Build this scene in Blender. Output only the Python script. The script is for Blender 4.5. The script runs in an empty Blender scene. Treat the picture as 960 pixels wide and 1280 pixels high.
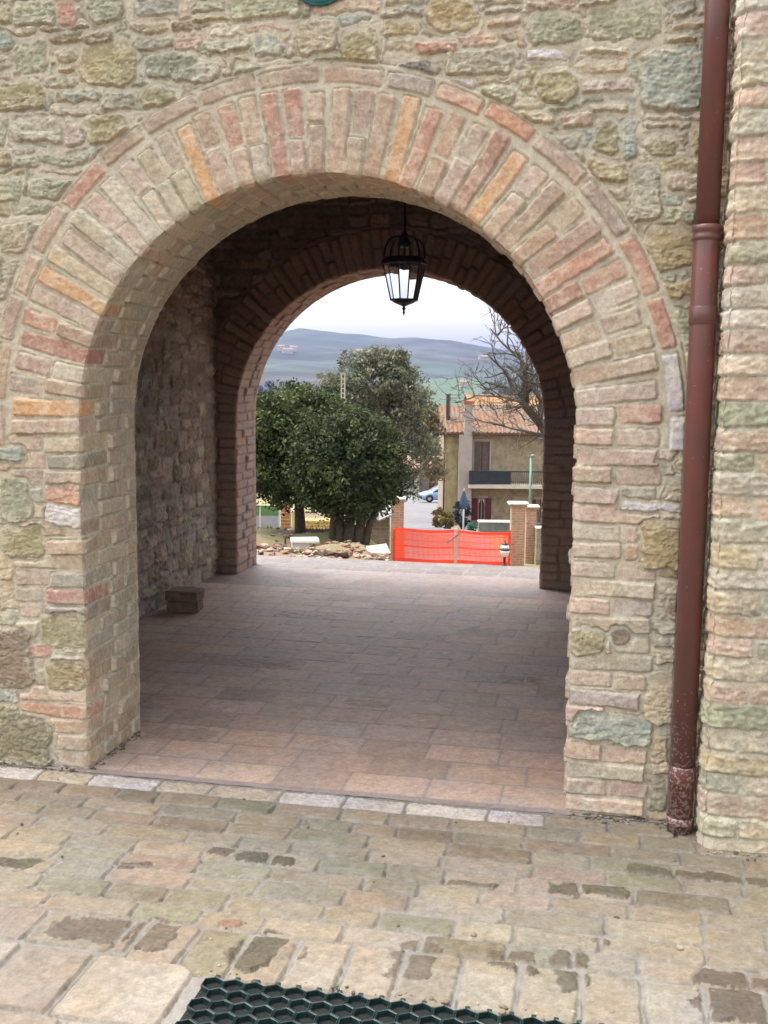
import bpy, bmesh, math, random
import numpy as np
from mathutils import Vector, Matrix
random.seed(7)
RNG = np.random.default_rng(7)
SC = bpy.context.scene
COL = SC.collection
PI = math.pi

# ------------------------------------------------------------------ camera
CAM = np.array([0.0815, -3.7293, 1.5389]); YAW, PITCH, ROLL, FPX = 0.1999, 0.1250, -0.0096, 1333.0
def cam_axes():
    cy, sy = math.cos(YAW), math.sin(YAW); cp, sp = math.cos(PITCH), math.sin(PITCH); cr, sr = math.cos(ROLL), math.sin(ROLL)
    f = np.array([-sy*cp, cy*cp, -sp]); r = np.array([cy, sy, 0.0]); d = np.cross(f, r)
    return cr*r+sr*d, cr*d-sr*r, f
CR, CD, CF = cam_axes()
def ray(u, v): return CF+CR*(u-480)/FPX+CD*(v-640)/FPX
def on_face(u, v, y=0.0):
    q = ray(u, v); return CAM+q*((y-CAM[1])/q[1])
def on_ground(u, v, z=0.0):
    q = ray(u, v); return CAM+q*((z-CAM[2])/q[2])
def at(u, v, D): return CAM+ray(u, v)*D          # surveyed point D metres out
RH = np.array([math.cos(YAW), math.sin(YAW), 0]); FH = np.array([-math.sin(YAW), math.cos(YAW), 0])

cam = bpy.data.cameras.new('camera'); camo = bpy.data.objects.new('camera', cam); COL.objects.link(camo)
M = Matrix(((CR[0], -CD[0], -CF[0], CAM[0]), (CR[1], -CD[1], -CF[1], CAM[1]), (CR[2], -CD[2], -CF[2], CAM[2]), (0, 0, 0, 1)))
camo.matrix_world = M
cam.sensor_fit = 'VERTICAL'; cam.sensor_height = 24; cam.lens = 24*FPX/1280
cam.clip_start = 0.05; cam.clip_end = 20000
SC.camera = camo

# ------------------------------------------------------------------ tagging
def tag(o, label=None, cat=None, group=None, kind=None):
    if label: o['label'] = label
    if cat: o['category'] = cat
    if group: o['group'] = group
    if kind: o['kind'] = kind
    return o
def empty(name, loc, label, cat, group=None, rz=0.0):
    o = bpy.data.objects.new(name, None); COL.objects.link(o)
    o.location = tuple(float(v) for v in loc); o.rotation_euler = (0, 0, rz); o.empty_display_size = .2
    return tag(o, label, cat, group)
def par(o, p):
    o.parent = p; return o

# ------------------------------------------------------------------ materials
def s2l(c):
    return tuple(((v/255)/12.92 if v/255 <= .04045 else ((v/255+.055)/1.055)**2.4) for v in c)
MATS = {}
def new_mat(name):
    m = bpy.data.materials.new(name); m.use_nodes = True
    nt = m.node_tree; b = nt.nodes['Principled BSDF']
    return m, nt, b
def N(nt, t, **kw):
    n = nt.nodes.new(t)
    for k, v in kw.items():
        if k in n.inputs: n.inputs[k].default_value = v
        else: setattr(n, k, v)
    return n
def mixcol(nt, fac, a, b, blend='MIX'):
    n = nt.nodes.new('ShaderNodeMix'); n.data_type = 'RGBA'; n.blend_type = blend
    for s, v in ((n.inputs[0], fac), (n.inputs[6], a), (n.inputs[7], b)):
        if hasattr(v, 'links') or isinstance(v, bpy.types.NodeSocket): nt.links.new(v, s)
        elif isinstance(v, (int, float)): s.default_value = v
        else: s.default_value = (*v[:3], 1)
    return n.outputs[2]
def mapr(nt, sock, a, b, c, d):
    n = nt.nodes.new('ShaderNodeMapRange'); nt.links.new(sock, n.inputs[0])
    for i, v in enumerate((a, b, c, d)): n.inputs[i+1].default_value = v
    return n.outputs[0]
def mat(name, rgb, rough=.8, var=.18, scale=6.0, bump=.0, bscale=60.0, rgb2=None, metal=0.0, spec=.4):
    if name in MATS: return MATS[name]
    m, nt, b = new_mat(name)
    c = s2l(rgb); c2 = s2l(rgb2) if rgb2 else tuple(v*(1-2*var) for v in c)
    tc = N(nt, 'ShaderNodeTexCoord')
    nz = N(nt, 'ShaderNodeTexNoise', Scale=scale, Detail=6.0, Roughness=.65); nt.links.new(tc.outputs['Object'], nz.inputs['Vector'])
    f = mapr(nt, nz.outputs[0], .36, .66, 0, 1)
    nt.links.new(mixcol(nt, f, c, c2), b.inputs['Base Color'])
    b.inputs['Roughness'].default_value = rough; b.inputs['Metallic'].default_value = metal
    b.inputs['Specular IOR Level'].default_value = spec
    if bump:
        n2 = N(nt, 'ShaderNodeTexNoise', Scale=bscale, Detail=4.0); nt.links.new(tc.outputs['Object'], n2.inputs['Vector'])
        bp = N(nt, 'ShaderNodeBump', Strength=bump, Distance=.02); nt.links.new(n2.outputs[0], bp.inputs['Height'])
        nt.links.new(bp.outputs[0], b.inputs['Normal'])
    MATS[name] = m
    return m
def masonry_mat(name, rough=(.75, .98), fine=170.0, bump=.30, var=.16, spec=.3, dist=.004):
    """per-stone colour comes from the mesh; grain, specks and blotches are procedural"""
    m, nt, b = new_mat(name)
    at_ = N(nt, 'ShaderNodeAttribute', attribute_name='col')
    tc = N(nt, 'ShaderNodeTexCoord')
    n1 = N(nt, 'ShaderNodeTexNoise', Scale=fine*.22, Detail=7.0, Roughness=.72); nt.links.new(tc.outputs['Object'], n1.inputs['Vector'])
    n2 = N(nt, 'ShaderNodeTexNoise', Scale=fine, Detail=5.0, Roughness=.7); nt.links.new(tc.outputs['Object'], n2.inputs['Vector'])
    f1 = mapr(nt, n1.outputs[0], .3, .7, 1-var, 1+var)
    f2 = mapr(nt, n2.outputs[0], .3, .7, .82, 1.18)
    mu = N(nt, 'ShaderNodeMath', operation='MULTIPLY'); nt.links.new(f1, mu.inputs[0]); nt.links.new(f2, mu.inputs[1])
    vm = N(nt, 'ShaderNodeVectorMath', operation='SCALE'); nt.links.new(at_.outputs['Color'], vm.inputs[0]); nt.links.new(mu.outputs[0], vm.inputs['Scale'])
    nt.links.new(vm.outputs[0], b.inputs['Base Color'])
    nt.links.new(mapr(nt, n1.outputs[0], .3, .7, rough[0], rough[1]), b.inputs['Roughness'])
    b.inputs['Specular IOR Level'].default_value = spec
    ad = N(nt, 'ShaderNodeMath', operation='MULTIPLY_ADD'); nt.links.new(n1.outputs[0], ad.inputs[0]); ad.inputs[1].default_value = 2.0
    nt.links.new(n2.outputs[0], ad.inputs[2])
    bp = N(nt, 'ShaderNodeBump', Strength=bump, Distance=dist); nt.links.new(ad.outputs[0], bp.inputs['Height'])
    nt.links.new(bp.outputs[0], b.inputs['Normal'])
    return m

# ------------------------------------------------------------------ numpy noise
def vnoise(x, y, seed=0):
    x = np.asarray(x); y = np.asarray(y)
    r = np.random.default_rng(seed+1000).random((64, 64))
    xi = np.floor(x).astype(int); yi = np.floor(y).astype(int)
    fx = x-xi; fy = y-yi; fx = fx*fx*fx*(fx*(fx*6-15)+10); fy = fy*fy*fy*(fy*(fy*6-15)+10)
    a = r[xi & 63, yi & 63]; b = r[(xi+1) & 63, yi & 63]; c = r[xi & 63, (yi+1) & 63]; d = r[(xi+1) & 63, (yi+1) & 63]
    return (a*(1-fx)+b*fx)*(1-fy)+(c*(1-fx)+d*fx)*fy-.5
def fbm(x, y, s, seed=0, o=4):
    t = 0; a = 1.0; n = 0
    for i in range(o):
        ca, sa = math.cos(.6*i), math.sin(.6*i)
        t = t+a*vnoise((x*ca-y*sa)*s+13*i, (x*sa+y*ca)*s+7*i, seed+i); n += a; a *= .55; s *= 2.05
    return t/n*2
def sstep(t):
    t = np.clip(t, 0, 1); return t*t*(3-2*t)

# ------------------------------------------------------------------ masonry engine
PAL = {k: np.array(s2l(v)) for k, v in dict(
    greygreen=(146,151,124), bluegrey=(146,158,148), grey=(160,157,138), olive=(140,132,84), ochre=(150,130,78), tan=(180,163,132),
    pink=(190,156,138), red=(184,112,92), orange=(205,145,82), pale=(194,184,166), white=(208,203,202), dark=(112,112,106),
    darkolive=(112,104,74), brown=(128,108,88), mauve=(174,152,146), terra=(180,146,126), blue=(150,163,163)).items()}
_avg = np.array(s2l((187, 176, 156)))
for _k in PAL: PAL[_k] = PAL[_k]*(1-(_d := {'orange': .44, 'red': .48, 'white': .1, 'dark': .2, 'ochre': .36, 'olive': .4, 'darkolive': .3, 'brown': .3, 'terra': .5, 'greygreen': .3, 'bluegrey': .3, 'grey': .3}.get(_k, .55)))+_avg*_d
MORTAR = np.array(s2l((194,186,166)))
class Stone:
    __slots__ = 'cx cy hx hy rot r col prot tx ty edge rough'.split()
    def __init__(s, cx, cy, hx, hy, col, rot=0.0, r=None, prot=None, rough=1.0, rg=random):
        s.cx, s.cy, s.hx, s.hy, s.rot = cx, cy, max(hx, .008), max(hy, .008), rot
        s.r = min(s.hx, s.hy)*(r if r is not None else rg.uniform(.12, .5))
        s.col = col; s.prot = prot if prot is not None else rg.uniform(.004, .016)
        s.tx = rg.uniform(-.04, .04); s.ty = rg.uniform(-.13, .02); s.edge = rg.uniform(.0025, .006); s.rough = rough
def eval_stones(X, Y, stones, S=None, base=None):
    """min signed distance and owner over rounded boxes; X, Y flat arrays; S stretches X"""
    n = len(X); D = np.full(n, .5); I = np.full(n, -1, int)
    for k, st in enumerate(stones):
        R = math.hypot(st.hx, st.hy)+.04
        idx = np.nonzero((np.abs(X-st.cx) < R) & (np.abs(Y-st.cy) < R))[0]
        if not len(idx): continue
        dx = X[idx]-st.cx; dy = Y[idx]-st.cy
        if S is not None: dx = dx*S[idx]
        if st.rot:
            c, s_ = math.cos(st.rot), math.sin(st.rot); dx, dy = c*dx+s_*dy, -s_*dx+c*dy
        qx = np.abs(dx)-st.hx+st.r; qy = np.abs(dy)-st.hy+st.r
        d = np.hypot(np.maximum(qx, 0), np.maximum(qy, 0))+np.minimum(np.maximum(qx, qy), 0)-st.r
        b = d < D[idx]
        D[idx[b]] = d[b]; I[idx[b]] = k
    return D, I
def dress(D, I, stones, X, Y, seed, mortar=MORTAR, hm=.0005, smear=.5, namp=.0042, cvar=.13, groove_d=.009, U=None, V=None):
    """signed distance + owner -> height along the normal and colour"""
    ns = len(stones)
    P = lambda a: np.array([getattr(s, a) for s in stones]+[0.0])
    cx, cy, prot, tx, ty, edge, ro = (P(a) for a in ('cx', 'cy', 'prot', 'tx', 'ty', 'edge', 'rough'))
    cols = np.array([s.col for s in stones]+[mortar])
    edge[-1] = .01
    if U is None: U, V = X, Y
    n1 = fbm(X, Y, 14, seed+1); n2 = fbm(X, Y, 45, seed+2); n3 = fbm(X, Y, 110, seed+3, 3)
    t = sstep(-D/edge[I]); t[I < 0] = 0
    rd = .5-np.abs(fbm(X*.6, Y*1.5, 20, seed+6, 3))*2.2
    top = prot[I]+tx[I]*np.clip(U-cx[I], -.2, .2)+ty[I]*np.clip(V-cy[I], -.2, .2)+(n1*.25+n2*.5+.9*n3+rd*1.0)*namp*ro[I]
    # chipped strata on the rougher stones
    st = np.abs(fbm(X*.5, Y*2.2, 16, seed+9, 3)); top = top-np.where(st < .045, .0035, 0)*(ro[I] > .8)
    mo = hm+n1*.003+n2*.0018+n3*.0012
    groove = np.exp(-((D-.0015)/.0030)**2)*sstep((n1+.3)*2.5)*np.where(V < cy[I], 1.0, .35)
    h = mo*(1-t)+np.maximum(top, hm-.002)*t-groove*groove_d
    c = cols[I]*(1+(n1*.35+n2*.7+n3*.7)[:, None]*cvar*2)
    tint = fbm(X, Y, 5, seed+5)[:, None]
    c = c*(1+tint*np.array([.10, .02, -.10]))
    sm = np.clip(sstep((n1+n2*.9+n3*.5+.05)*2.2)*smear*sstep(1.3+D/.035), 0, .85)      # mortar wiped over the faces
    sm = sm*(ro[I] < 1.25)
    sm = np.maximum(sm*(I >= 0), 1-sstep(-D/.005+.3))[:, None]
    mc = mortar*(1+(n1*.10+n2*.12+n3*.08)[:, None])*(1+tint*np.array([.04, .0, -.05]))
    c = c*(1-sm)+mc*sm
    return h, np.clip(c, .01, .9)
def grid_mesh(name, P, C, m, parent=None, keep=None):
    """P (n,m,3), C (n,m,3); keep: bool per vertex"""
    n, k = P.shape[:2]
    idx = np.arange(n*k).reshape(n, k)
    F = np.stack([idx[:-1, :-1], idx[1:, :-1], idx[1:, 1:], idx[:-1, 1:]], -1).reshape(-1, 4)
    V = P.reshape(-1, 3); Cc = C.reshape(-1, 3)
    if keep is not None:
        kf = keep.reshape(-1)[F].all(1); F = F[kf]
        used = np.zeros(len(V), bool); used[F.ravel()] = True
        re = np.cumsum(used)-1; V = V[used]; Cc = Cc[used]; F = re[F]
    return raw_mesh(name, V, F, m, parent, Cc)
def raw_mesh(name, V, F, m, parent=None, C=None, smooth=True):
    me = bpy.data.meshes.new(name); nv, nf = len(V), len(F); k = F.shape[1]
    me.vertices.add(nv); me.vertices.foreach_set('co', np.ascontiguousarray(V, dtype=np.float32).ravel())
    me.loops.add(nf*k); me.loops.foreach_set('vertex_index', np.ascontiguousarray(F, dtype=np.int32).ravel())
    me.polygons.add(nf); me.polygons.foreach_set('loop_start', np.arange(0, nf*k, k, dtype=np.int32))
    me.polygons.foreach_set('use_smooth', np.full(nf, smooth))
    me.update(calc_edges=True)
    if C is not None:
        a = me.color_attributes.new('col', 'FLOAT_COLOR', 'POINT')
        a.data.foreach_set('color', np.c_[C, np.ones(nv)].astype(np.float32).ravel())
    me.materials.append(m); me.validate()
    o = bpy.data.objects.new(name, me); COL.objects.link(o)
    if parent: o.parent = parent
    return o
def cpick(w):
    ks = list(w); c = random.choices(ks, [w[k] for k in ks])[0]
    return PAL[c]*random.uniform(.86, 1.14)*np.array([random.uniform(.96, 1.04), 1, random.uniform(.94, 1.05)])
def rubble(x0, x1, z0, z1, pick, hr=(.055, .14), wr=(.09, .30), gap=.011, ok=lambda x, z: True, prot=(.001, .012)):
    out = []; z = z0
    while z < z1:
        h = random.uniform(*hr); x = x0-random.uniform(0, .2)
        while x < x1:
            w = random.uniform(*wr)*(1 if h > .08 else 1.15)
            zz = z+random.uniform(-.012, .012)
            if h > .1 and random.random() < .3:
                k = random.uniform(.35, .6)
                parts = [(zz, h*k), (zz+h*k, h*(1-k))]
            else: parts = [(zz, h*random.uniform(.85, 1.12))]
            for (zb, hh) in parts:
                xc, zc = x+w/2, zb+hh/2
                if ok(xc, zc):
                    out.append(Stone(xc, zc, w/2-gap, hh/2-gap*.8, pick(xc, zc), rot=random.uniform(-.06, .06), prot=random.uniform(*prot)))
            x += w
        z += h
    return out
class Arch:
    def __init__(s, xl, xr, S, H):
        s.c, s.a, s.S, s.H = (xl+xr)/2, (xr-xl)/2, S, H
        t = np.linspace(0, PI, 721); pt = np.c_[-s.a*np.cos(t), s.H*np.sin(t)]
        s.t = t; s.L = np.r_[0, np.cumsum(np.hypot(*np.diff(pt, axis=0).T))]; s.len = s.L[-1]; s.U = 2*S+s.len
    def pos(s, u, d):
        """perimeter length u, offset d outwards -> x, z, inward normal nx, nz"""
        t = np.interp(u-s.S, s.L, s.t)
        x = s.c-(s.a+d)*np.cos(t); z = s.S+(s.H+d)*np.sin(t)
        z = np.where(u < s.S, u, np.where(u > s.S+s.len, s.U-u, z))
        nx = np.cos(t)/s.a; nz = -np.sin(t)/s.H; l = np.hypot(nx, nz)
        nx = np.where(u < s.S, 1, np.where(u > s.S+s.len, -1, nx/l)); nz = np.where((u < s.S) | (u > s.S+s.len), 0, nz/l)
        return x, z, nx, nz
    def inv(s, x, z):
        dx = x-s.c; dz = np.maximum(z-s.S, 0); d = np.hypot(dx/s.a, dz/s.H)*s.a-s.a
        for _ in range(6):
            A, B = s.a+d, s.H+d; A = np.maximum(A, .05); B = np.maximum(B, .05)
            g = (dx/A)**2+(dz/B)**2-1; dg = -2*dx**2/A**3-2*dz**2/B**3
            d = d-np.clip(g/np.minimum(dg, -1e-6), -.3, .3)
        t = np.arctan2(dz/np.maximum(s.H+d, .05), -dx/np.maximum(s.a+d, .05))
        u = s.S+np.interp(t, s.t, s.L)
        low = z < s.S
        u = np.where(low, np.where(dx < 0, z, s.U-z), u); d = np.where(low, np.abs(dx)-s.a, d)
        return u, d

# ================================================================== front wall
T = 0.49
A1 = Arch(-1.853, 0.0, 1.357, 0.892)
PX_STONES = '''16 0 70 32 greygreen|73 0 95 31 red|108 -6 158 31 greygreen|170 -12 225 20 blue|-4 40 15 65 bluegrey|18 50 62 95 greygreen|65 36 145 57 darkolive
72 62 96 80 grey|72 82 96 92 tan|100 51 170 108 olive|-20 98 55 138 olive|58 96 97 112 grey|80 112 130 129 bluegrey|132 114 172 137 grey|165 25 207 42 tan|170 45 215 62 grey
210 24 236 40 brown|180 64 250 103 greygreen|181 110 224 138 olive|62 130 138 146 grey|16 147 80 178 grey|84 148 108 180 mauve|110 140 160 183 olive|176 144 208 156 blue|-10 185 15 207 ochre
50 190 112 207 greygreen|18 182 45 195 grey|50 210 128 218 tan|16 214 32 223 ochre|40 224 100 252 greygreen|240 -8 280 16 greygreen|286 -14 372 28 greygreen|238 19 282 30 olive
308 32 358 44 pink|253 48 315 68 greygreen|320 48 352 70 bluegrey|238 75 272 103 grey|288 78 345 100 greygreen|358 72 430 94 greygreen|365 22 418 70 tan|420 15 465 30 bluegrey|428 35 475 92 olive
480 10 535 24 grey|478 27 526 48 ochre|538 -6 592 40 ochre|600 8 652 20 grey|602 23 655 37 pink|644 34 653 60 red|660 15 725 55 greygreen|487 50 520 64 tan|521 48 568 67 red
505 73 547 103 dark|552 58 640 94 grey|653 58 706 76 white|553 97 590 114 white|595 103 645 131 greygreen|668 86 725 130 olive|626 138 688 155 tan|696 138 740 157 pink|676 166 724 192 grey
735 3 828 52 greygreen|836 25 888 37 pink|830 44 868 52 tan|872 48 890 64 red|722 58 790 68 pale|722 74 784 91 tan|800 58 888 137 bluegrey|730 97 792 116 mauve|735 127 787 141 tan
738 148 776 194 olive|778 146 800 200 bluegrey|735 202 782 228 olive|806 151 870 158 tan|810 170 850 196 olive|866 150 890 207 olive|784 207 828 275 grey|834 216 880 236 mauve
838 0 868 20 grey|806 282 882 338 ochre|822 353 876 374 ochre|834 386 874 470 greygreen|768 273 800 290 tan|845 476 872 486 orange|852 490 870 530 grey|796 656 864 711 ochre|833 610 862 627 tan
775 629 862 639 white|848 560 868 592 tan|713 790 755 818 olive|762 785 786 806 brown|715 896 815 924 bluegrey|803 842 850 902 tan|836 745 852 772 brown|50 770 105 810 olive|58 832 106 864 ochre
-14 785 38 858 brown|-10 895 62 952 darkolive|3 660 54 698 olive|61 632 120 657 white|60 606 120 627 red|-6 558 30 577 bluegrey|825 535 846 578 pale|0 600 40 650 greygreen|38 808 62 822 red'''
HAND = []
rgh = random.Random(3)
for tok in PX_STONES.replace('\n', '|').split('|'):
    a = tok.split()
    x0, y0, x1, y1 = map(float, a[:4])
    p, q = on_face(x0, y1), on_face(x1, y0)
    HAND.append(Stone((p[0]+q[0])/2, (p[2]+q[2])/2, (q[0]-p[0])/2-.002, (q[2]-p[2])/2-.002, PAL[a[4]]*rgh.uniform(.92, 1.08),
                      rot=rgh.uniform(-.04, .04), prot=rgh.uniform(.003, .016), r=rgh.uniform(.25, .75), rg=rgh))
def ring_color(x, z, default):
    # surveyed odd bricks of the ring: centre pixel, colour
    return default
RING_SPOTS = [(*on_face(u, v)[[0, 2]], c) for u, v, c in (
    (95,365,'orange'),(60,503,'orange'),(258,205,'orange'),(490,180,'orange'),(628,245,'orange'),(340,165,'red'),(372,145,'red'),(300,180,'red'),(590,147,'red'),(637,175,'red'),
    (772,312,'red'),(819,400,'red'),(825,450,'white'),(836,540,'white'),(700,350,'red'),(735,370,'red'),(770,515,'red'),(552,215,'red'),(128,225,'red'),(35,378,'red'),(60,245,'pink'))]
def ring_bricks(A, pitch, T, lower_rand=True, header=True):
    """bricks in (u, v): v<0 on the face, v>0 in the reveal"""
    out = []; n = int(round(A.U/pitch)); p = A.U/n
    w = dict(pink=7, mauve=5, terra=5, tan=3, grey=1.2, red=1, pale=2.5)
    for i in range(n):
        u = (i+.5)*p; arc = A.S-.12 < u < A.S+A.len+.12
        uu = np.array([u]); sc = 1.0
        def brick(v0, v1, c=None, th=.5):
            x, z, *_ = A.pos(uu, max(-(v0+v1)/2, 0))
            col = ring_color(x[0], z[0], cpick(w)) if v0 < -.01 else cpick(w)
            out.append(Stone(u+random.uniform(-.004, .004), (v0+v1)/2, p*th-random.uniform(.003, .006), (v1-v0)/2-.005, col if c is None else c, rot=random.uniform(-.03, .03),
                             r=random.uniform(.15, .4), prot=random.uniform(.002, .008), rough=.5))
        long_ = random.random() < .55 if arc else i % 2 == 0
        if not arc and random.random() < .2: long_ = not long_
        o = random.uniform(-.012, .012)
        if long_:
            e = random.uniform(.12, .15); brick(-.285+o, e)
            v = e
        else:
            k = random.uniform(.12, .17); brick(-.285+o, -k)
            e = random.uniform(.22, .26); brick(-k, e); v = e
        while v < T-.03:
            L = min(random.choice((.13, .25, .26)), T-v)
            if T-(v+L) < .06: L = T-v
            brick(v, v+L, (cpick(w)*.45+_avg*np.array([.93, .95, 1.0])*.55)); v += L
    if header:
        u = A.S-.1
        while u < A.S+A.len+.08:
            L = random.uniform(.17, .24)/(1.36)
            x, z, *_ = A.pos(np.array([u+L/2]), .335)
            out.append(Stone(u+L/2, -.334+random.uniform(-.006, .006), L*1.20/2-.009, .027, cpick(dict(pink=5, terra=4, red=1.2, mauve=3))*.93, rot=random.uniform(-.03, .03), r=random.uniform(.15, .35), prot=random.uniform(.006, .012), rough=.6))
            u += L
    return out
RING1 = ring_bricks(A1, .0655, T)
for (px, py, c) in RING_SPOTS:
    best = min((s_ for s_ in RING1 if s_.cy < -.02), key=lambda s_: (lambda q: math.hypot(q[0][0]-px, q[1][0]-py))(A1.pos(np.array([s_.cx]), max(-s_.cy, 0))))
    best.col = PAL[c]*random.uniform(.95, 1.08)
def pick1(x, z):
    if x > -.05 and z < 1.35: return cpick(dict(tan=6, pale=4, pink=1.5, grey=3, ochre=.6))
    if z < 1.3: return cpick(dict(tan=5, grey=5, mauve=2, olive=2, greygreen=3, pale=2))
    return cpick(dict(greygreen=6, grey=5, tan=4, olive=2.5, bluegrey=2, pink=1.6, pale=2))
random.seed(11)
FILL1 = rubble(-3.7, .55, -.06, 3.6, pick1, hr=(.05, .13), wr=(.10, .30), gap=.0075)
def face_field(x, z, u, d, stretch, seed, hand, ring, fill, v=None):
    """x,z on the face; u,d perimeter coordinates. hand > ring > fill"""
    n1 = fbm(x, z, 8, seed+20, 3); n2 = fbm(x, z, 8, seed+30, 3); n3 = fbm(x, z, 38, seed+40, 3); n4 = fbm(x, z, 38, seed+50, 3)
    xw, zw = x+n1*.026+n3*.010, z+n2*.020+n4*.009
    Dh, Ih = eval_stones(xw, zw, hand) if hand else (np.full(len(x), .5), np.full(len(x), -1))
    vv = -d if v is None else v
    Dr, Ir = eval_stones(u+n3*.003+n1*.002, vv+n4*.004, ring, stretch)
    Df, If = eval_stones(xw, zw, fill)
    if v is not None:
        off = v > -.004; Dh[off] = .5; Ih[off] = -1; Df[off] = .5; If[off] = -1
    if hand:
        az = (u > A1.S-.05) & (u < A1.U-A1.S+.05); Dh = np.where(az, np.maximum(Dh, .376-d), Dh); Ih = np.where(Dh < .4, Ih, -1)
    Dr = np.maximum(Dr, .012-Dh); Ir = np.where(Dr < .4, Ir, -1)
    # rubble keeps off the arch ring
    arcz = (u > A1.S-.05) & (u < A1.U-A1.S+.05) if hand else np.zeros(len(x), bool)
    keepout = np.where(arcz, .378, .155)-d
    Df = np.maximum(np.maximum(Df, .012-Dh), np.maximum(.010-Dr, keepout))
    allS = hand+ring+fill; nh, nr = len(hand), len(ring)
    D = Dh.copy(); I = Ih.copy()
    b = Dr < D; D[b] = Dr[b]; I[b] = np.where(Ir[b] >= 0, Ir[b]+nh, -1)
    b = Df < D; D[b] = Df[b]; I[b] = np.where(If[b] >= 0, If[b]+nh+nr, -1)
    # tilt coordinates
    isr = (I >= nh) & (I < nh+nr)
    U = np.where(isr, u, x); V = np.where(isr, vv, z)
    return D, I, allS, U, V
M_STONE = masonry_mat('rubble stone')
M_BRICK = masonry_mat('arch brick', fine=200, bump=.3)
house_label = 'weathered rubble stone building pierced by a round brick archway through to the garden'
BLD = empty('stone_building', (-.93, 0, 0), house_label, 'building')
def off(o):                                   # keep world coordinates under the building's Empty
    o.parent = BLD; o.location = (.93, 0, 0); return o
RES = .0037
DO = .352
def arch_strip(name, A, T, y0, ring, hand, fill, seed, res, m, dmax, facing=-1, dmin=0.0, mortar=MORTAR):
    us = np.linspace(0, A.U, int(A.U/res)); vs = np.linspace(-dmax, T, int((T+dmax)/res))
    Ug, Vg = np.meshgrid(us, vs, indexing='ij'); u = Ug.ravel(); v = Vg.ravel()
    d = np.maximum(-v, 0); x, z, nx, nz = A.pos(u, d)
    arc = (u > A.S) & (u < A.S+A.len)
    st = np.where(arc, 1+.55*d/A.a, 1.0)
    # noise coordinates: unwrap the reveal
    xs = np.where(v > 0, x-nx*0+v*1.7+3, x); zs = np.where(v > 0, z+v*.6, z)
    D, I, allS, U_, V_ = face_field(xs if not len(hand) else np.where(v > 0, xs, x), np.where(v > 0, zs, z), u, d, st, seed, hand, ring, fill, v=v)
    h, c = dress(D, I, allS, np.where(v > 0, xs, x), np.where(v > 0, zs, z), seed, U=U_, V=V_, smear=.45, namp=.0028, mortar=mortar)
    k = sstep((v+.012)/.024)
    rnd = .006*np.exp(-(v/.010)**2)*(1+1.5*fbm(u, v, 20, seed+77))
    hh = h-rnd
    hh = hh-np.where(v < -(dmax-.012), .02, 0)
    P = np.stack([x+nx*hh*k, y0+np.maximum(v, 0)*(-facing)+facing*hh*(1-k), z+nz*hh*k], -1)
    return grid_mesh(name, P.reshape(*Ug.shape, 3), c.reshape(*Ug.shape, 3), m)
def wall_sheet(name, A, x0, x1, z0, z1, y0, ring, hand, fill, seed, res, m, dmax, facing=-1, mortar=MORTAR):
    xs = np.linspace(x0, x1, int((x1-x0)/res)); zs = np.linspace(z0, z1, int((z1-z0)/res))
    Xg, Zg = np.meshgrid(xs, zs, indexing='ij'); x = Xg.ravel(); z = Zg.ravel()
    u, d = A.inv(x, z); arc = (u > A.S) & (u < A.S+A.len)
    st = np.where(arc, 1+.55*np.maximum(d, 0)/A.a, 1.0)
    D, I, allS, U_, V_ = face_field(x, z, u, d, st, seed, hand, ring, fill)
    h, c = dress(D, I, allS, x, z, seed, U=U_, V=V_, mortar=mortar)
    P = np.stack([x, y0+facing*h, z], -1)
    return grid_mesh(name, P.reshape(*Xg.shape, 3), c.reshape(*Xg.shape, 3), m, keep=(d >= dmax-.017).reshape(Xg.shape))
random.seed(5)
off(arch_strip('brick_arch', A1, T, 0.0, RING1, HAND, FILL1, 1, RES, M_BRICK, DO+.017))
off(wall_sheet('facade_wall', A1, -3.0, .47, -.05, 3.15, 0.0, RING1, HAND, FILL1, 1, RES, M_STONE, DO+.017))

# ------------------------------------------------------------------ pilaster on the right
def pilaster():
    random.seed(21)
    xl, pr, wd = .452, .205, .95
    st = []; z = -.03; i = 0
    w = dict(pink=4, tan=4, grey=4, pale=5, terra=2, greygreen=2)
    while z < 3.5:
        h = random.choice((.066, .07, .075, .08)); v = -.02; first = True
        cuts = [0, pr+random.uniform(.1, .16)] if i % 2 else [0, pr+random.uniform(.24, .3)]
        while cuts[-1] < pr+wd+.1: cuts.append(cuts[-1]+random.choice((.13, .27, .27)))
        for a, b in zip(cuts, cuts[1:]):
            st.append(Stone((a+b)/2, z+h/2+random.uniform(-.003, .003), (b-a)/2-.006, h/2-random.uniform(.002, .005), cpick(w), rot=random.uniform(-.015, .015), r=random.uniform(.1, .3), prot=random.uniform(.001, .008), rough=.8))
        z += h; i += 1
    vs = np.linspace(0, pr+wd, 230); zs = np.linspace(-.04, 3.45, 640)
    Vg, Zg = np.meshgrid(vs, zs, indexing='ij'); v = Vg.ravel(); z = Zg.ravel()
    n3 = fbm(v, z, 30, 61, 3); n4 = fbm(v, z, 30, 62, 3)
    D, I = eval_stones(v+n3*.010, z+n4*.007, st)
    h, c = dress(D, I, st, v, z, 60, namp=.006, mortar=MORTAR*np.array([.95, .99, 1.0]))
    k = sstep((v-pr+.014)/.028)
    jag = -(.012+.018*np.clip(fbm(z*1.0, z*0+3, 16, 64)+.2, 0, 1))*np.exp(-((v-pr)/.022)**2)
    hh = h+jag
    P = np.stack([xl-hh*(1-k)+np.maximum(v-pr, 0), -np.minimum(v, pr)-hh*k, z], -1)
    off(grid_mesh('brick_pilaster', P.reshape(*Vg.shape, 3), c.reshape(*Vg.shape, 3), M_BRICK))
pilaster()

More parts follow.
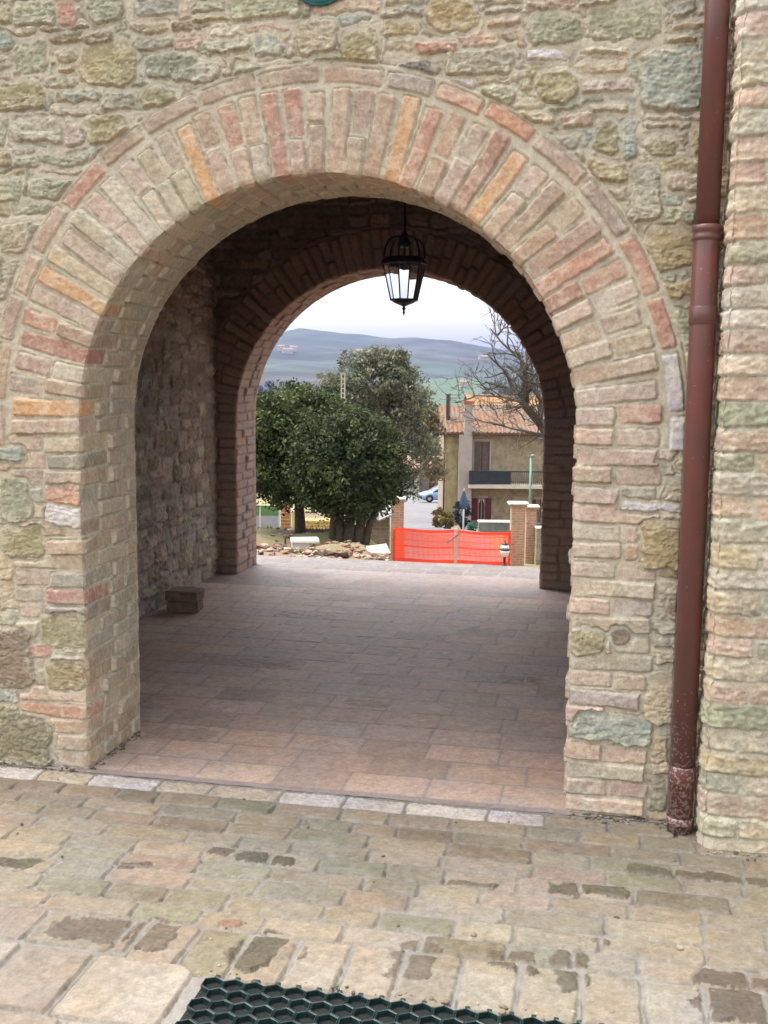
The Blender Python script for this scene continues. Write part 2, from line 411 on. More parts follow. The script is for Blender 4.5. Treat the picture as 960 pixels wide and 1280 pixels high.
# ------------------------------------------------------------------ passage: side walls, rear wall, ceiling
YR, TR = 4.12, .48
A2 = Arch(-2.68, -.327, 1.215, 1.12)
def dim(c): return c
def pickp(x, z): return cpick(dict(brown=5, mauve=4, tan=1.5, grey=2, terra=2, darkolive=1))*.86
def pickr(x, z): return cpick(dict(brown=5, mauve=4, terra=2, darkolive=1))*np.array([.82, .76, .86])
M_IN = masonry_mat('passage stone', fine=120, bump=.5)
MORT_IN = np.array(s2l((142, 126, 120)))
def side_wall(name, p0, p1, z1, seed, flip):
    random.seed(seed)
    L = math.hypot(p1[0]-p0[0], p1[1]-p0[1]); res = .012
    st = rubble(-.1, L+.1, -.05, z1, pickp, hr=(.06, .13), wr=(.08, .24), prot=(.0, .013), gap=.006)
    ss = np.linspace(0, L, int(L/res)); zs = np.linspace(-.03, z1, int(z1/res))
    S_, Z_ = np.meshgrid(ss, zs, indexing='ij'); s = S_.ravel(); z = Z_.ravel()
    n1 = fbm(s, z, 12, seed+3, 3); n2 = fbm(s, z, 12, seed+4, 3)
    D, I = eval_stones(s+n1*.02, z+n2*.016, st)
    h, c = dress(D, I, st, s, z, seed, mortar=MORT_IN, namp=.010, hm=-.001, smear=.8)
    tx, ty = (p1[0]-p0[0])/L, (p1[1]-p0[1])/L
    nx, ny = (ty, -tx) if not flip else (-ty, tx)
    P = np.stack([p0[0]+tx*s+nx*h, p0[1]+ty*s+ny*h, z], -1)
    off(grid_mesh(name, P.reshape(*S_.shape, 3), c.reshape(*S_.shape, 3), M_IN))
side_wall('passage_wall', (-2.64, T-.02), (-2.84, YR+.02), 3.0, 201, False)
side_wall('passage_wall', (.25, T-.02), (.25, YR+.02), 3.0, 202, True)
random.seed(31)
RING2 = ring_bricks(A2, .066, TR, header=False)
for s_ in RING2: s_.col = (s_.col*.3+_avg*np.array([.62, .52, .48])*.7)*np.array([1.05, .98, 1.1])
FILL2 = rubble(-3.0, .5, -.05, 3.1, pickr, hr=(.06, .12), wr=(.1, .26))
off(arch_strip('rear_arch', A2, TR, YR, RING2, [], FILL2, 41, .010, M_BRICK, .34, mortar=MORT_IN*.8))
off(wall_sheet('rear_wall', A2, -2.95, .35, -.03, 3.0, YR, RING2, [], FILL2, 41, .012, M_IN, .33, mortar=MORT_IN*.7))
def holed(name, A, y, x0, x1, z1, m):
    """flat wall face round an arch opening, facing away from the camera side"""
    us = np.linspace(0, A.U, 90); x, z, nx, nz = A.pos(us, 0.0)
    V = []; 
    for i in range(len(us)):
        V.append((x[i], y, z[i]))
        if us[i] < A.S: o = (x0, y, z[i])
        elif us[i] > A.S+A.len: o = (x1, y, z[i])
        else:
            t = (us[i]-A.S)/A.len
            if t < .25: o = (x0, y, A.S+(z1-A.S)*t/.25)
            elif t > .75: o = (x1, y, A.S+(z1-A.S)*(1-t)/.25)
            else: o = (x0+(x1-x0)*(t-.25)/.5, y, z1)
        V.append(o)
    n = len(us); F = np.array([(2*i, 2*i+1, 2*i+3, 2*i+2) for i in range(n-1)])
    off(raw_mesh(name, np.array(V, float), F, m, smooth=False))
M_PLASTER = mat('old ceiling plaster', (140, 126, 124), .95, .2, 3, .2, 30)
holed('inner_wall_face', A1, T, -3.6, .6, 3.1, M_PLASTER)
M_OUT = mat('rear plaster stone', (165, 150, 125), .95, .2, 5, .3, 30)
holed('outer_wall_face', A2, YR+TR, -3.6, .6, 3.45, M_OUT)

# ------------------------------------------------------------------ simple mesh builder
class MB:
    def __init__(s): s.v = []; s.f = []
    def add(s, vs, fs):
        n = len(s.v); s.v += [tuple(float(c) for c in p) for p in vs]; s.f += [tuple(i+n for i in f) for f in fs]; return s
    def box(s, c, h, M=None, bev=0.0):
        x, y, z = h
        vs = [Vector((sx*x, sy*y, sz*z)) for sx in (-1, 1) for sy in (-1, 1) for sz in (-1, 1)]
        if M is not None: vs = [M @ p for p in vs]
        vs = [p+Vector(c) for p in vs]
        return s.add(vs, [(0, 1, 3, 2), (4, 6, 7, 5), (0, 4, 5, 1), (2, 3, 7, 6), (0, 2, 6, 4), (1, 5, 7, 3)])
    def bx(s, x0, x1, y0, y1, z0, z1): return s.box(((x0+x1)/2, (y0+y1)/2, (z0+z1)/2), ((x1-x0)/2, (y1-y0)/2, (z1-z0)/2))
    def tube(s, pts, rad, n=8, cap=True):
        pts = [Vector(tuple(float(c) for c in p)) for p in pts]; rad = rad if hasattr(rad, '__len__') else [rad]*len(pts)
        vs = []; fs = []; up = Vector((.31, .2, .93)).normalized()
        for i, p in enumerate(pts):
            t = (pts[min(i+1, len(pts)-1)]-pts[max(i-1, 0)]).normalized()
            if abs(t.dot(up)) > .98: up = Vector((1, .1, 0)).normalized()
            a = t.cross(up).normalized(); b = t.cross(a)
            up = a.cross(t) if False else up
            for k in range(n):
                w = 2*PI*k/n; vs.append(p+(a*math.cos(w)+b*math.sin(w))*rad[i])
        for i in range(len(pts)-1):
            for k in range(n):
                fs.append((i*n+k, i*n+(k+1) % n, (i+1)*n+(k+1) % n, (i+1)*n+k))
        if cap: fs += [tuple(range(n-1, -1, -1)), tuple(range((len(pts)-1)*n, len(pts)*n))]
        return s.add(vs, fs)
    def lathe(s, prof, c=(0, 0, 0), n=16, ph=0.0, close=True):
        vs = []; fs = []
        for r, z in prof:
            for k in range(n):
                w = 2*PI*k/n+ph; vs.append((c[0]+r*math.cos(w), c[1]+r*math.sin(w), c[2]+z))
        for i in range(len(prof)-1):
            for k in range(n): fs.append((i*n+k, i*n+(k+1) % n, (i+1)*n+(k+1) % n, (i+1)*n+k))
        if close: fs += [tuple(range(n-1, -1, -1)), tuple(range((len(prof)-1)*n, len(prof)*n))]
        return s.add(vs, fs)
    def prism(s, poly, y0, y1):
        n = len(poly); vs = [(x, y0, z) for x, z in poly]+[(x, y1, z) for x, z in poly]
        return s.add(vs, [tuple(range(n)), tuple(range(2*n-1, n-1, -1))]+[((i+1) % n, i, i+n, (i+1) % n+n) for i in range(n)])
    def build(s, name, m, parent=None, smooth=False, bevel=0.0, loc=None):
        me = bpy.data.meshes.new(name); me.from_pydata(s.v, [], s.f)
        bm = bmesh.new(); bm.from_mesh(me); bmesh.ops.recalc_face_normals(bm, faces=bm.faces)
        if bevel: bmesh.ops.bevel(bm, geom=list(bm.edges), offset=bevel, segments=1, affect='EDGES', clamp_overlap=True)
        bm.to_mesh(me); bm.free()
        me.polygons.foreach_set('use_smooth', [smooth]*len(me.polygons))
        me.materials.append(m); o = bpy.data.objects.new(name, me); COL.objects.link(o)
        if loc is not None: o.location = tuple(float(c) for c in loc)
        if parent: o.parent = parent
        return o
# ceiling slab with timber joists
M_WOOD = mat('dark ceiling timber', (112, 90, 80), .8, .25, 8, .2, 40)
off(MB().bx(-3.6, .62, .03, YR+TR-.03, 3.0, 3.15).build('ceiling', M_PLASTER))
b = MB()
for yy in np.arange(.85, 4.0, .55): b.bx(-2.9, .3, yy-.06, yy+.06, 2.84, 2.998)
off(b.build('ceiling_joists', M_WOOD))

# ------------------------------------------------------------------ paving
def paving(name, stones, x0, x1, y0, y1, res, seed, m, joint, jd, namp, zoff=0.0, warp=.006, smear=.35, cvar=.16, over=(), groove_d=.003, stain=0.0):
    xs = np.linspace(x0, x1, int((x1-x0)/res)); ys = np.linspace(y0, y1, int((y1-y0)/res))
    Xg, Yg = np.meshgrid(xs, ys, indexing='ij'); x = Xg.ravel(); y = Yg.ravel()
    n1 = fbm(x, y, 8, seed+1, 3); n2 = fbm(x, y, 8, seed+2, 3); n3 = fbm(x, y, 35, seed+3, 3); n4 = fbm(x, y, 35, seed+4, 3)
    D, I = eval_stones(x+n1*warp*.8+n3*warp*.6, y+n2*warp*.8+n4*warp*.6, stones)
    if over:
        Do, Io = eval_stones(x+n1*.035+n3*.010, y+n2*.035+n4*.010, over); b = (Do < 0) & (D < -.004)
        D[b] = np.maximum(Do[b], D[b]); I[b] = Io[b]+len(stones); stones = stones+list(over)
    h, c = dress(D, I, stones, x, y, seed, mortar=joint, hm=jd, namp=namp, smear=smear, cvar=cvar, groove_d=groove_d)
    if stain:
        q = sstep((fbm(x, y, 1.7, seed+31, 5)-.02)*2.6)[:, None]; q2 = sstep((fbm(x, y, 6, seed+33, 4)-.16)*5)[:, None]
        c = c*(1-q*stain*np.array([.8, .9, 1.05]))*(1-q2*stain*.8*np.array([.7, .9, 1.2]))
    P = np.stack([x, y, h+zoff], -1).reshape(*Xg.shape, 3)
    o = grid_mesh(name, P, c.reshape(*Xg.shape, 3), m)
    return tag(o, kind='structure')
random.seed(51)
tiles = []; y = 0.01; i = 0
wt = dict(terra=4, mauve=6, tan=2.5, pink=2, brown=.8, grey=1.5)
while y < 5.05:
    x = -3.1-random.uniform(0, .28); hh = random.uniform(.19, .20)
    while x < .6:
        L = random.choice((.28, .30, .31))
        tiles.append(Stone(x+L/2, y+hh/2, L/2-.0035, hh/2-.0035, (cpick(wt)*.45+PAL['mauve']*.55)*random.uniform(.9, 1.05)*(np.array([.92, .82, .82]) if y < .55 else np.array([.86, .79, .85]) if y < 3.7 else np.array([.58, .56, .64]) if y < 4.4 else np.array([.36, .37, .43])), r=.12, prot=random.uniform(.0, .0007), rough=.4)); x += L  # tone partly painted light: warm front, mauve middle, sunlit rear darkened; grey outer slabs
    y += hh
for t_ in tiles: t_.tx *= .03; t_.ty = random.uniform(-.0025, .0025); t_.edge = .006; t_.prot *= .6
STAIN = []
for (u_, v_, hx_, hy_, k_) in ((455, 880, .11, .06, .84), (225, 917, .15, .07, .86), (600, 790, .14, .07, .85), (330, 830, .16, .09, .86), (380, 770, .2, .08, .85), (650, 850, .12, .06, .84), (205, 945, .12, .05, 1.18)):
    g_ = on_ground(u_, v_); STAIN.append(Stone(g_[0], g_[1], hx_, hy_, PAL['brown' if k_ < .5 else 'mauve']*np.array([.80, .74, .76])*k_, r=.6, prot=.0003, rough=1.3))
for t_ in STAIN: t_.tx = t_.ty = 0
M_TILE = masonry_mat('worn terracotta tile', rough=(.52, .78), fine=90, bump=.05, var=.12, spec=.4, dist=.003)
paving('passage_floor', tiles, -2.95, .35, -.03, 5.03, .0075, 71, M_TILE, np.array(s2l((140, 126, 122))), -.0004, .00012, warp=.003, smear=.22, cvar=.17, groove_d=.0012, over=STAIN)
random.seed(53)
ap = []; patches = []
y = -.045
wa = dict(tan=8, grey=5, pale=2, greygreen=1.6, mauve=2, brown=.6, terra=1.2)
row = 0
while y > -.98:
    hh = random.uniform(.092, .112); x = -3.9+random.uniform(0, .25)
    while x < 2.6:
        L = random.uniform(.16, .30)
        c = cpick(wa); whitened = row == 0 and -2.35 < x < -.15
        if row == 0 and -2.35 < x < -.15: c = cpick(dict(white=6, pale=1))*1.75 if random.random() < .85 or x < -1.2 else cpick(wa)
        elif random.random() < .07: c = cpick(dict(darkolive=1, brown=1.5))
        ap.append(Stone(x+L/2, y-hh/2, L/2-.0045, hh/2-.0045, c, rot=random.uniform(-.012, .012), r=random.uniform(.15, .4), prot=random.uniform(-.001, .006), rough=1.3 if whitened else .6)); x += L
    y -= hh; row += 1
ys = y
x = -1.12
while x < 2.6:
    w_ = random.uniform(.144, .158); c = cpick(dict(tan=7, pink=3, pale=2, olive=1.2, terra=1))
    ap.append(Stone(x+w_/2, (ys-1.29)/2, w_/2-.007, (ys+1.29)/2*1.0-.006 if ys+1.29 > 0 else .14, c, r=.15, rot=random.uniform(-.03, .03), prot=random.uniform(.0, .006), rough=.7))
    x += w_
x = -3.9
while x < -1.13:
    L = random.uniform(.25, .33); L = min(L, -1.125-x) if -1.125-x < .4 else L
    ap.append(Stone(x+L/2, ys-.09, L/2-.006, .082, cpick(dict(tan=3, brown=2, terra=2, grey=2)), r=.2, prot=random.uniform(0, .006), rough=.7)); x += L
yy = ys-.19
while yy > -2.7:
    hh = .29; x = -3.95-random.uniform(0, .2)
    while x < -.93:
        L = random.uniform(.18, .23); L = -.9-x if -.9-x < .36 else L
        ap.append(Stone(x+L/2, yy-hh/2, L/2-.008, hh/2-.008, cpick(dict(pink=4, pale=3, mauve=4))*1.1, r=.12, rot=random.uniform(-.02, .02), prot=random.uniform(.010, .016), rough=.6)); x += L
    yy -= hh
yy = -1.84
while yy > -2.7:
    x = -.88
    while x < 2.6:
        L = random.uniform(.2, .32); ap.append(Stone(x+L/2, yy-.06, L/2-.006, .054, cpick(wa), r=.2, prot=random.uniform(0, .005))); x += L
    yy -= .12
for (u_, v_, wx_, hy_, k_, c_) in ((322, 1187, .058, .105, .62, 'darkolive'), (371, 1189, .032, .045, .8, 'terra'), (515, 1200, .058, .10, .8, 'brown'), (641, 1200, .062, .055, .66, 'brown'), (714, 1214, .06, .09, .72, 'darkolive'),
        (905, 1240, .066, .12, .60, 'brown'), (955, 1252, .06, .12, .64, 'brown'), (196, 1168, .05, .09, .85, 'brown'), (120, 1163, .12, .06, .72, 'brown'), (338, 1072, .10, .035, .60, 'darkolive'), (276, 1067, .05, .03, .66, 'brown'),
        (166, 1080, .05, .022, .66, 'brown'), (728, 1113, .12, .04, .70, 'darkolive'), (5, 1078, .12, .035, .62, 'darkolive'), (870, 1095, .22, .03, .8, 'darkolive'), (590, 1105, .07, .02, .8, 'darkolive'), (285, 1150, .03, .03, .8, 'red'), (755, 1180, .03, .02, .8, 'brown')):
    g_ = on_ground(u_, v_); patches.append(Stone(g_[0], g_[1], wx_, hy_, PAL[c_]*k_*1.05, r=random.uniform(.3, .8), rot=random.uniform(-.08, .08), prot=random.uniform(.002, .005), rough=1.3))
patchset = set(map(id, patches))
for t_ in ap+patches: t_.col = (t_.col*(.95 if id(t_) in patchset else .74)+_avg*(.05 if id(t_) in patchset else .26))*np.array([.43, .412, .405])
for t_ in ap: t_.tx *= .2; t_.ty = random.uniform(-.01, .01); t_.prot *= .5
M_APRON = masonry_mat('forecourt stone paving', rough=(.6, .9), fine=190, bump=.3, var=.13, spec=.4)
paving('forecourt_paving', ap, -3.2, 2.2, -2.25, -.02, .0043, 81, M_APRON, np.array(s2l((122, 117, 110))), -.0022, .0022, over=patches, groove_d=.012, stain=.12, smear=.22)

# ------------------------------------------------------------------ drainpipe
def pipe():
    e = empty('drainpipe', (.392, -.085, 0), 'dark red metal drainpipe running down the wall beside the brick pilaster', 'drainpipe')
    m, nt, b = new_mat('red brown painted pipe')
    tc = N(nt, 'ShaderNodeTexCoord'); nz = N(nt, 'ShaderNodeTexNoise', Scale=9.0, Detail=6.0); nt.links.new(tc.outputs['Object'], nz.inputs['Vector'])
    c = mixcol(nt, mapr(nt, nz.outputs[0], .35, .65, 0, 1), s2l((112, 66, 60)), s2l((98, 66, 62)))
    sp = N(nt, 'ShaderNodeTexNoise', Scale=95.0, Detail=3.0); nt.links.new(tc.outputs['Object'], sp.inputs['Vector'])
    sx = N(nt, 'ShaderNodeSeparateXYZ'); nt.links.new(tc.outputs['Object'], sx.inputs[0])
    low = mapr(nt, sx.outputs[2], .10, .62, 1, 0)         # splashed limewash near the ground
    ad = N(nt, 'ShaderNodeMath', operation='MULTIPLY_ADD'); nt.links.new(low, ad.inputs[0]); ad.inputs[1].default_value = .22; nt.links.new(sp.outputs[0], ad.inputs[2])
    f = mapr(nt, ad.outputs[0], .70, .76, 0, .7)
    nt.links.new(mixcol(nt, f, c, s2l((172, 160, 156))), b.inputs['Base Color'])
    b.inputs['Roughness'].default_value = .34
    R = .042
    MB().lathe([(R, -.02), (R, 2.02), (R-.003, 2.03)], n=28).build('pipe', m, e, True)
    MB().lathe([(R-.004, 2.02), (R-.004, 3.45)], n=28).build('pipe', m, e, True)
    MB().lathe([(R, 1.985), (R+.006, 1.99), (R+.006, 2.0), (R+.002, 2.004), (R+.002, 2.012), (R+.007, 2.018), (R+.007, 2.03), (R-.002, 2.036)], n=28, close=False).build('collar', m, e, True)
    MB().lathe([(R+.001, .03), (R+.006, .036), (R+.006, .05), (R+.001, .056)], n=28, close=False).build('collar', m, e, True)
    for z in (1.72, .18): MB().lathe([(R+.001, z), (R+.0035, z+.003), (R+.0035, z+.055), (R+.001, z+.058)], n=28, close=False).build('bracket', m, e, True)
    for z in (1.745, .205): MB().bx(-.006, .006, R-.01, .085, z-.012, z+.012).build('wall_strap', m, e)
pipe()
# turquoise plaque over the arch, mostly above the frame
def plaque():
    p = on_face(402, -36)
    e = empty('wall_plaque', (p[0], 0, p[2]), 'round turquoise glazed plaque on the stone wall above the arch crown', 'plaque')
    o = MB().lathe([(.0, .026), (.07, .024), (.098, .016), (.108, .006), (.108, -.02)], n=32, close=False).build('glazed_disc', mat('turquoise glaze', (70, 150, 158), .3, .2, 20), e, True)
    o.rotation_euler = (PI/2, 0, 0); o.location = (0, -.012, 0)
    o = MB().lathe([(.109, .004), (.116, .006), (.116, -.02)], n=32, close=False).build('rim', mat('turquoise rim', (52, 110, 118), .5, .2, 20), e, True)
    o.rotation_euler = (PI/2, 0, 0); o.location = (0, -.012, 0)
plaque()

# ------------------------------------------------------------------ lantern in the passage
def lantern():
    x, y = -1.018, 2.2
    e = empty('hanging_lantern', (x, y, 1.882), 'black iron lantern with pale glass hanging in the archway', 'lantern')
    mi = mat('black lantern iron', (42, 50, 76), .45, .2, 20)
    m, nt, b = new_mat('pale lantern glass')
    b.inputs['Base Color'].default_value = (.93, .98, 1.0, 1); b.inputs['Roughness'].default_value = .05; b.inputs['Transmission Weight'].default_value = .92; b.inputs['IOR'].default_value = 1.05
    n = 6; zt, zb, rt, rb = .288, .088, .122, .076; ph = PI/6-.1
    def ring(r, z, t=.007):
        return [(r*math.cos(2*PI*k/n+ph), r*math.sin(2*PI*k/n+ph), z) for k in range(n)]+[(r*math.cos(ph), r*math.sin(ph), z)]
    f = MB()
    for k in range(n):
        a = 2*PI*k/n+ph
        f.tube([(rb*math.cos(a), rb*math.sin(a), zb), (rt*math.cos(a), rt*math.sin(a), zt)], .0042, 6)
        a2 = 2*PI*(k+1)/n+ph
        f.tube([(rt*math.cos(a), rt*math.sin(a), zt), (rt*math.cos(a2), rt*math.sin(a2), zt)], .009, 6)
        f.tube([(rb*math.cos(a), rb*math.sin(a), zb), (rb*math.cos(a2), rb*math.sin(a2), zb)], .006, 6)
    f.build('frame', mi, e)
    for k in range(n):
        a, a2 = 2*PI*k/n+ph, 2*PI*(k+1)/n+ph
        MB().add([(rb*math.cos(a), rb*math.sin(a), zb), (rb*math.cos(a2), rb*math.sin(a2), zb), (rt*math.cos(a2), rt*math.sin(a2), zt), (rt*math.cos(a), rt*math.sin(a), zt)], [(0, 1, 2, 3)]).build('glass_pane', m, e)
    MB().lathe([(.001, .0), (.004, .012), (.008, .02), (.004, .03), (.011, .04), (.006, .052), (.024, .06), (.055, .072), (.079, .089)], n=12, ph=ph).build('bottom_finial', mi, e)
    MB().lathe([(.118, .286), (.128, .289), (.128, .296), (.119, .306), (.108, .320), (.104, .320), (.114, .304), (.118, .292)], n=6, ph=ph, close=False).build('roof', mi, e)
    c = MB()
    for k in range(n):
        a = 2*PI*k/n+ph; pts = []
        for q in np.linspace(0, 1, 9):
            r = .108*math.cos(q*PI/2)**.6+.008; z = .318+.115*math.sin(q*PI/2)
            pts.append((r*math.cos(a), r*math.sin(a), z))
        c.tube(pts, .006, 6)
    c.build('crown_scrolls', mi, e)
    MB().lathe([(.028, .375), (.04, .39), (.035, .405), (.02, .42), (.012, .435), (.02, .445), (.012, .455), (.005, .47)], n=12).build('dome', mi, e, True)
    MB().lathe([(.004, .25), (.02, .256), (.026, .275), (.018, .30)], n=12).build('lamp_holder', mat('grey lamp holder', (120, 118, 112), .5), e, True)
    MB().tube([(0, 0, .29), (0, 0, 1.118)], .006, 8).build('hanging_rod', mi, e)
lantern()

# ------------------------------------------------------------------ loose bricks against the passage wall
random.seed(8)
mb1 = masonry_mat('loose brick'); 
def loose(name, c, hx, hy, hz, rz, col, label):
    n = 9; vs = []; fs = []
    bm = bmesh.new(); bmesh.ops.create_cube(bm, size=2)
    bmesh.ops.bevel(bm, geom=list(bm.edges), offset=.12, segments=2, affect='EDGES'); bmesh.ops.subdivide_edges(bm, edges=list(bm.edges), cuts=2, use_grid_fill=True)
    for v in bm.verts:
        v.co = Vector((v.co.x*hx, v.co.y*hy, v.co.z*hz))+Vector([random.uniform(-.0025, .0025) for _ in range(3)])
    me = bpy.data.meshes.new(name); bm.to_mesh(me); bm.free(); me.materials.append(mat(name+' clay', col, .9, .2, 14, .3, 90))
    o = bpy.data.objects.new(name, me); COL.objects.link(o); o.location = c; o.rotation_euler = (0, 0, rz); tag(o, label, 'brick')
loose('loose_brick', (-2.575, 2.79, .037), .105, .075, .034, .1, (138, 116, 100), 'lower brown brick lying on the passage floor against the stone wall')
loose('loose_brick', (-2.58, 2.80, .107), .110, .085, .034, .02, (128, 104, 90), 'upper brown brick stacked on another beside the stone passage wall')

# ------------------------------------------------------------------ honeycomb mat
def hexmat():
    R = .031; x0, x1, y0, y1 = -.862, 1.6, -1.80, -1.302; zt = .016
    mb = MB(); dx = R*math.sqrt(3); dy = R*1.5; row = 0; y = y1-R
    ri = R*.86
    while y > y0:
        x = x0+dx/2+(dx/2 if row % 2 else 0)
        while x < x1:
            o = []; 
            for rr, z in ((R*.985, -.002), (R*.985, zt-.002), (R*.93, zt), (ri, zt-.001), (ri*.97, -.002)):
                o.append([(x+rr*math.cos(PI/6+PI/3*k)*1.0, y+rr*math.sin(PI/6+PI/3*k), z+random.uniform(-.0006, .0006)) for k in range(6)])
            vs = [p for l in o for p in l]
            fs = [(l*6+k, l*6+(k+1) % 6, (l+1)*6+(k+1) % 6, (l+1)*6+k) for l in range(4) for k in range(6)]
            mb.add(vs, fs)
            if row == 0:   # locking tongues on the outer edge
                mb.bx(x-.006, x+.006, y+R*.8, y+R+.012, .0, zt-.004)
            x += dx
        y -= dy; row += 1
    o = mb.build('drainage_mat', mat('dark green plastic', (28, 48, 47), .42, .25, 30, spec=.5))
    tag(o, 'dark green honeycomb plastic mat laid in the forecourt paving', 'mat')
    b = MB().bx(x0-.002, x1, y0, y1+.002, -.03, .0012)
    tag(b.build('mat_bed', mat('mat bed soil', (26, 32, 30), .95, .3, 60, .5, 120)), kind='structure')
hexmat()
# ================================================================== terrain
def zbase(D): return np.interp(D, [-20, 5, 9, 15, 22, 31, 60, 102, 200, 400, 800, 1400], [-.03, -.10, -.42, -1.15, -2.15, -3.9, -6.75, -10.25, -13, -15, -12, -6])
CTRL = [(500,713,26),(520,714,28.5),(496,712,22),(545,713,29),(510,715,24),(500,714,18),(600,713,29),(520,718,9),(600,720,9),(660,720,9),(520,717,13),(600,719,16),(560,717,23),(640,718,26),(505,714,20),(620,717,20),(381,693,18),(357,691,17),(473,692,16),(452,683,29),(479,694,15.6),(345,690,12),(420,691,12),(480,697,12),(345,676,17),(430,677,17),(480,687,17),(340,664,24),(430,667,23),(475,679,26),(490,703,31),(565,705,31),(645,708,31),(670,710,31),
        (580,714,12),(580,714,20),(640,716,20),(580,709,27),(335,662,40),(430,664,36),(500,657,55),(560,657,60),(640,657,60),(530,628,102)]
CP = np.array([at(*c) for c in CTRL]); CDp = np.array([c[2] for c in CTRL])
def depth(x, y): return (x-CAM[0])*FH[0]+(y-CAM[1])*FH[1]
RESID = CP[:, 2]-zbase(depth(CP[:, 0], CP[:, 1]))
def ridge(px):
    return np.interp(px, [-900,-300,100,250,330,350,375,390,400,415,450,480,510,540,580,600,650,700,800,1000,1500], [470,462,452,440,431,427,423,420,421,424,428,430,428,431,436,438,444,450,452,440,462])
def terr(x, y):
    x = np.asarray(x, float); y = np.asarray(y, float)
    D = depth(x, y); z = zbase(D)
    num = np.zeros_like(z); den = np.full_like(z, .015)
    for (cx, cy, _), r in zip(CP, RESID):
        q = ((x-cx)**2+(y-cy)**2)/(1.3+.06*max(depth(cx, cy), 0))**2
        w = 1/(q+.02)**2*np.exp(-q*.25); num += w*r; den += w
    z = z+num/den
    z = z+np.where(D > 7, np.clip((D-7)/20, 0, 1)*.10, 0)*fbm(x, y, .35, 90, 4)+np.where((D > 5.5) & (D < 30), .07, 0)*fbm(x, y, 1.6, 93, 3)
    up_ = 480+((x-CAM[0])*RH[0]+(y-CAM[1])*RH[1])/np.maximum(D, 1)*FPX
    z = z-.55*sstep((up_-484)/22)*sstep((D-8.5)/3)*(1-sstep((D-27)/3.5))*(D < 32)
    # hills
    lat = (x-CAM[0])*RH[0]+(y-CAM[1])*RH[1]; Dr = 2600.0
    zr = 1.54+(473-ridge(480+lat/Dr*FPX))/FPX*Dr
    up = sstep((D-350)/(Dr-350)); dn = sstep((D-Dr)/1600)
    hill = (zr+3)*(up**1.15)*(1-dn*.6)
    z = z+hill+np.clip((D-200)/1200, 0, 1)*(fbm(x, y, 1/420., 95, 5)*26*(1-np.exp(-((np.minimum(D, Dr)-Dr)/500)**2)*.85))
    z = z+np.clip((D-400)/1200, 0, 1)*fbm(x, y, 1/45., 97, 3)*4
    z = np.where(y < 5.02, -.035, z)
    return z
def make_terrain():
    ny = 330; t = np.linspace(0, 1, ny)
    ysr = np.r_[np.linspace(-9, 4.9, 8), 5.03+(np.exp(t*math.log(1+5000/6.0))-1)*6.0]
    k = 7.2; s = np.linspace(-1, 1, 301); xs = -1.5+3000*np.sinh(k*s)/math.sinh(k)
    Xg, Yg = np.meshgrid(xs, ysr, indexing='ij'); x = Xg.ravel(); y = Yg.ravel(); z = terr(x, y)
    D = depth(x, y); lat = (x-CAM[0])*RH[0]+(y-CAM[1])*RH[1]
    soil = np.array(s2l((112, 92, 74))); grass = np.array(s2l((118, 114, 76))); wood = np.array(s2l((30, 40, 42))); field = np.array(s2l((42, 54, 48))); tan = np.array(s2l((50, 50, 52)))
    n = fbm(x, y, .8, 101, 4)[:, None]
    near = soil*(1+.5*n)
    g = sstep((fbm(x, y, .25, 103, 4)+.12)*3)[:, None]*np.clip((D-11)/8, 0, 1)[:, None]
    c = near*(1-g)+grass*(1+.4*n)*g
    f = np.clip((D-120)/150, 0, 1)[:, None]
    m1 = fbm(x, y, 1/160., 105, 4); m2 = fbm(x, y, 1/60., 107, 3)
    far = wood+(field-wood)*sstep((m1-.1)*7)[:, None]+(tan-wood)*sstep((-m1-.18)*7)[:, None]; far = far*(1+.5*m2[:, None])
    far = far*np.clip(1+1.2*fbm(x, y, 1/38., 109, 4), .3, 2)[:, None]
    gf = (np.abs(lat-(560-480)/FPX*D) < D*.03) & (D > 380) & (D < 1000)
    far[gf] = np.array(s2l((60, 78, 56)))
    c = c*(1-f)+far*f
    o = grid_mesh('terrain', np.stack([x, y, z], -1).reshape(*Xg.shape, 3), np.clip(c, .01, .8).reshape(*Xg.shape, 3), masonry_mat('earth and grass', fine=30, bump=.4, var=.3, dist=.02))
    tag(o, kind='structure')
make_terrain()
def gz(x, y): return float(terr(np.array([x]), np.array([y]))[0])
def pt(u, v, D): return at(u, v, D)
def foot(u, D, dz=0.0):
    """ground point under image column u at depth D"""
    p = at(u, 640, D); return np.array([p[0], p[1], gz(p[0], p[1])+dz])
def make_road():
    rows = [(28.5, 505, 640), (31.5, 503, 636), (38, 495, 610), (48, 488, 575), (58, 484, 549), (75, 490, 552), (90, 486, 556), (101, 470, 560), (110, 440, 570)]
    V = []; n = 9
    Ds = np.linspace(28.5, 110, 60); ls = np.interp(Ds, [r[0] for r in rows], [r[1] for r in rows]); rs = np.interp(Ds, [r[0] for r in rows], [r[2] for r in rows])
    for D, l, r in zip(Ds, ls, rs):
        for q in np.linspace(0, 1, n):
            p = foot(l+(r-l)*q, D, .06); V.append(p)
    F = np.array([(i*n+j, (i+1)*n+j, (i+1)*n+j+1, i*n+j+1) for i in range(len(Ds)-1) for j in range(n-1)])
    o = raw_mesh('road', np.array(V), F, mat('old pale asphalt', (112, 110, 112), .92, .14, 1.2, .2, 30)); tag(o, kind='structure')
make_road()
def frame_at(p): return Matrix.Translation(Vector((p[0], p[1], p[2])))
RZ = YAW       # outdoor things face the arch: local x along the picture, local y away

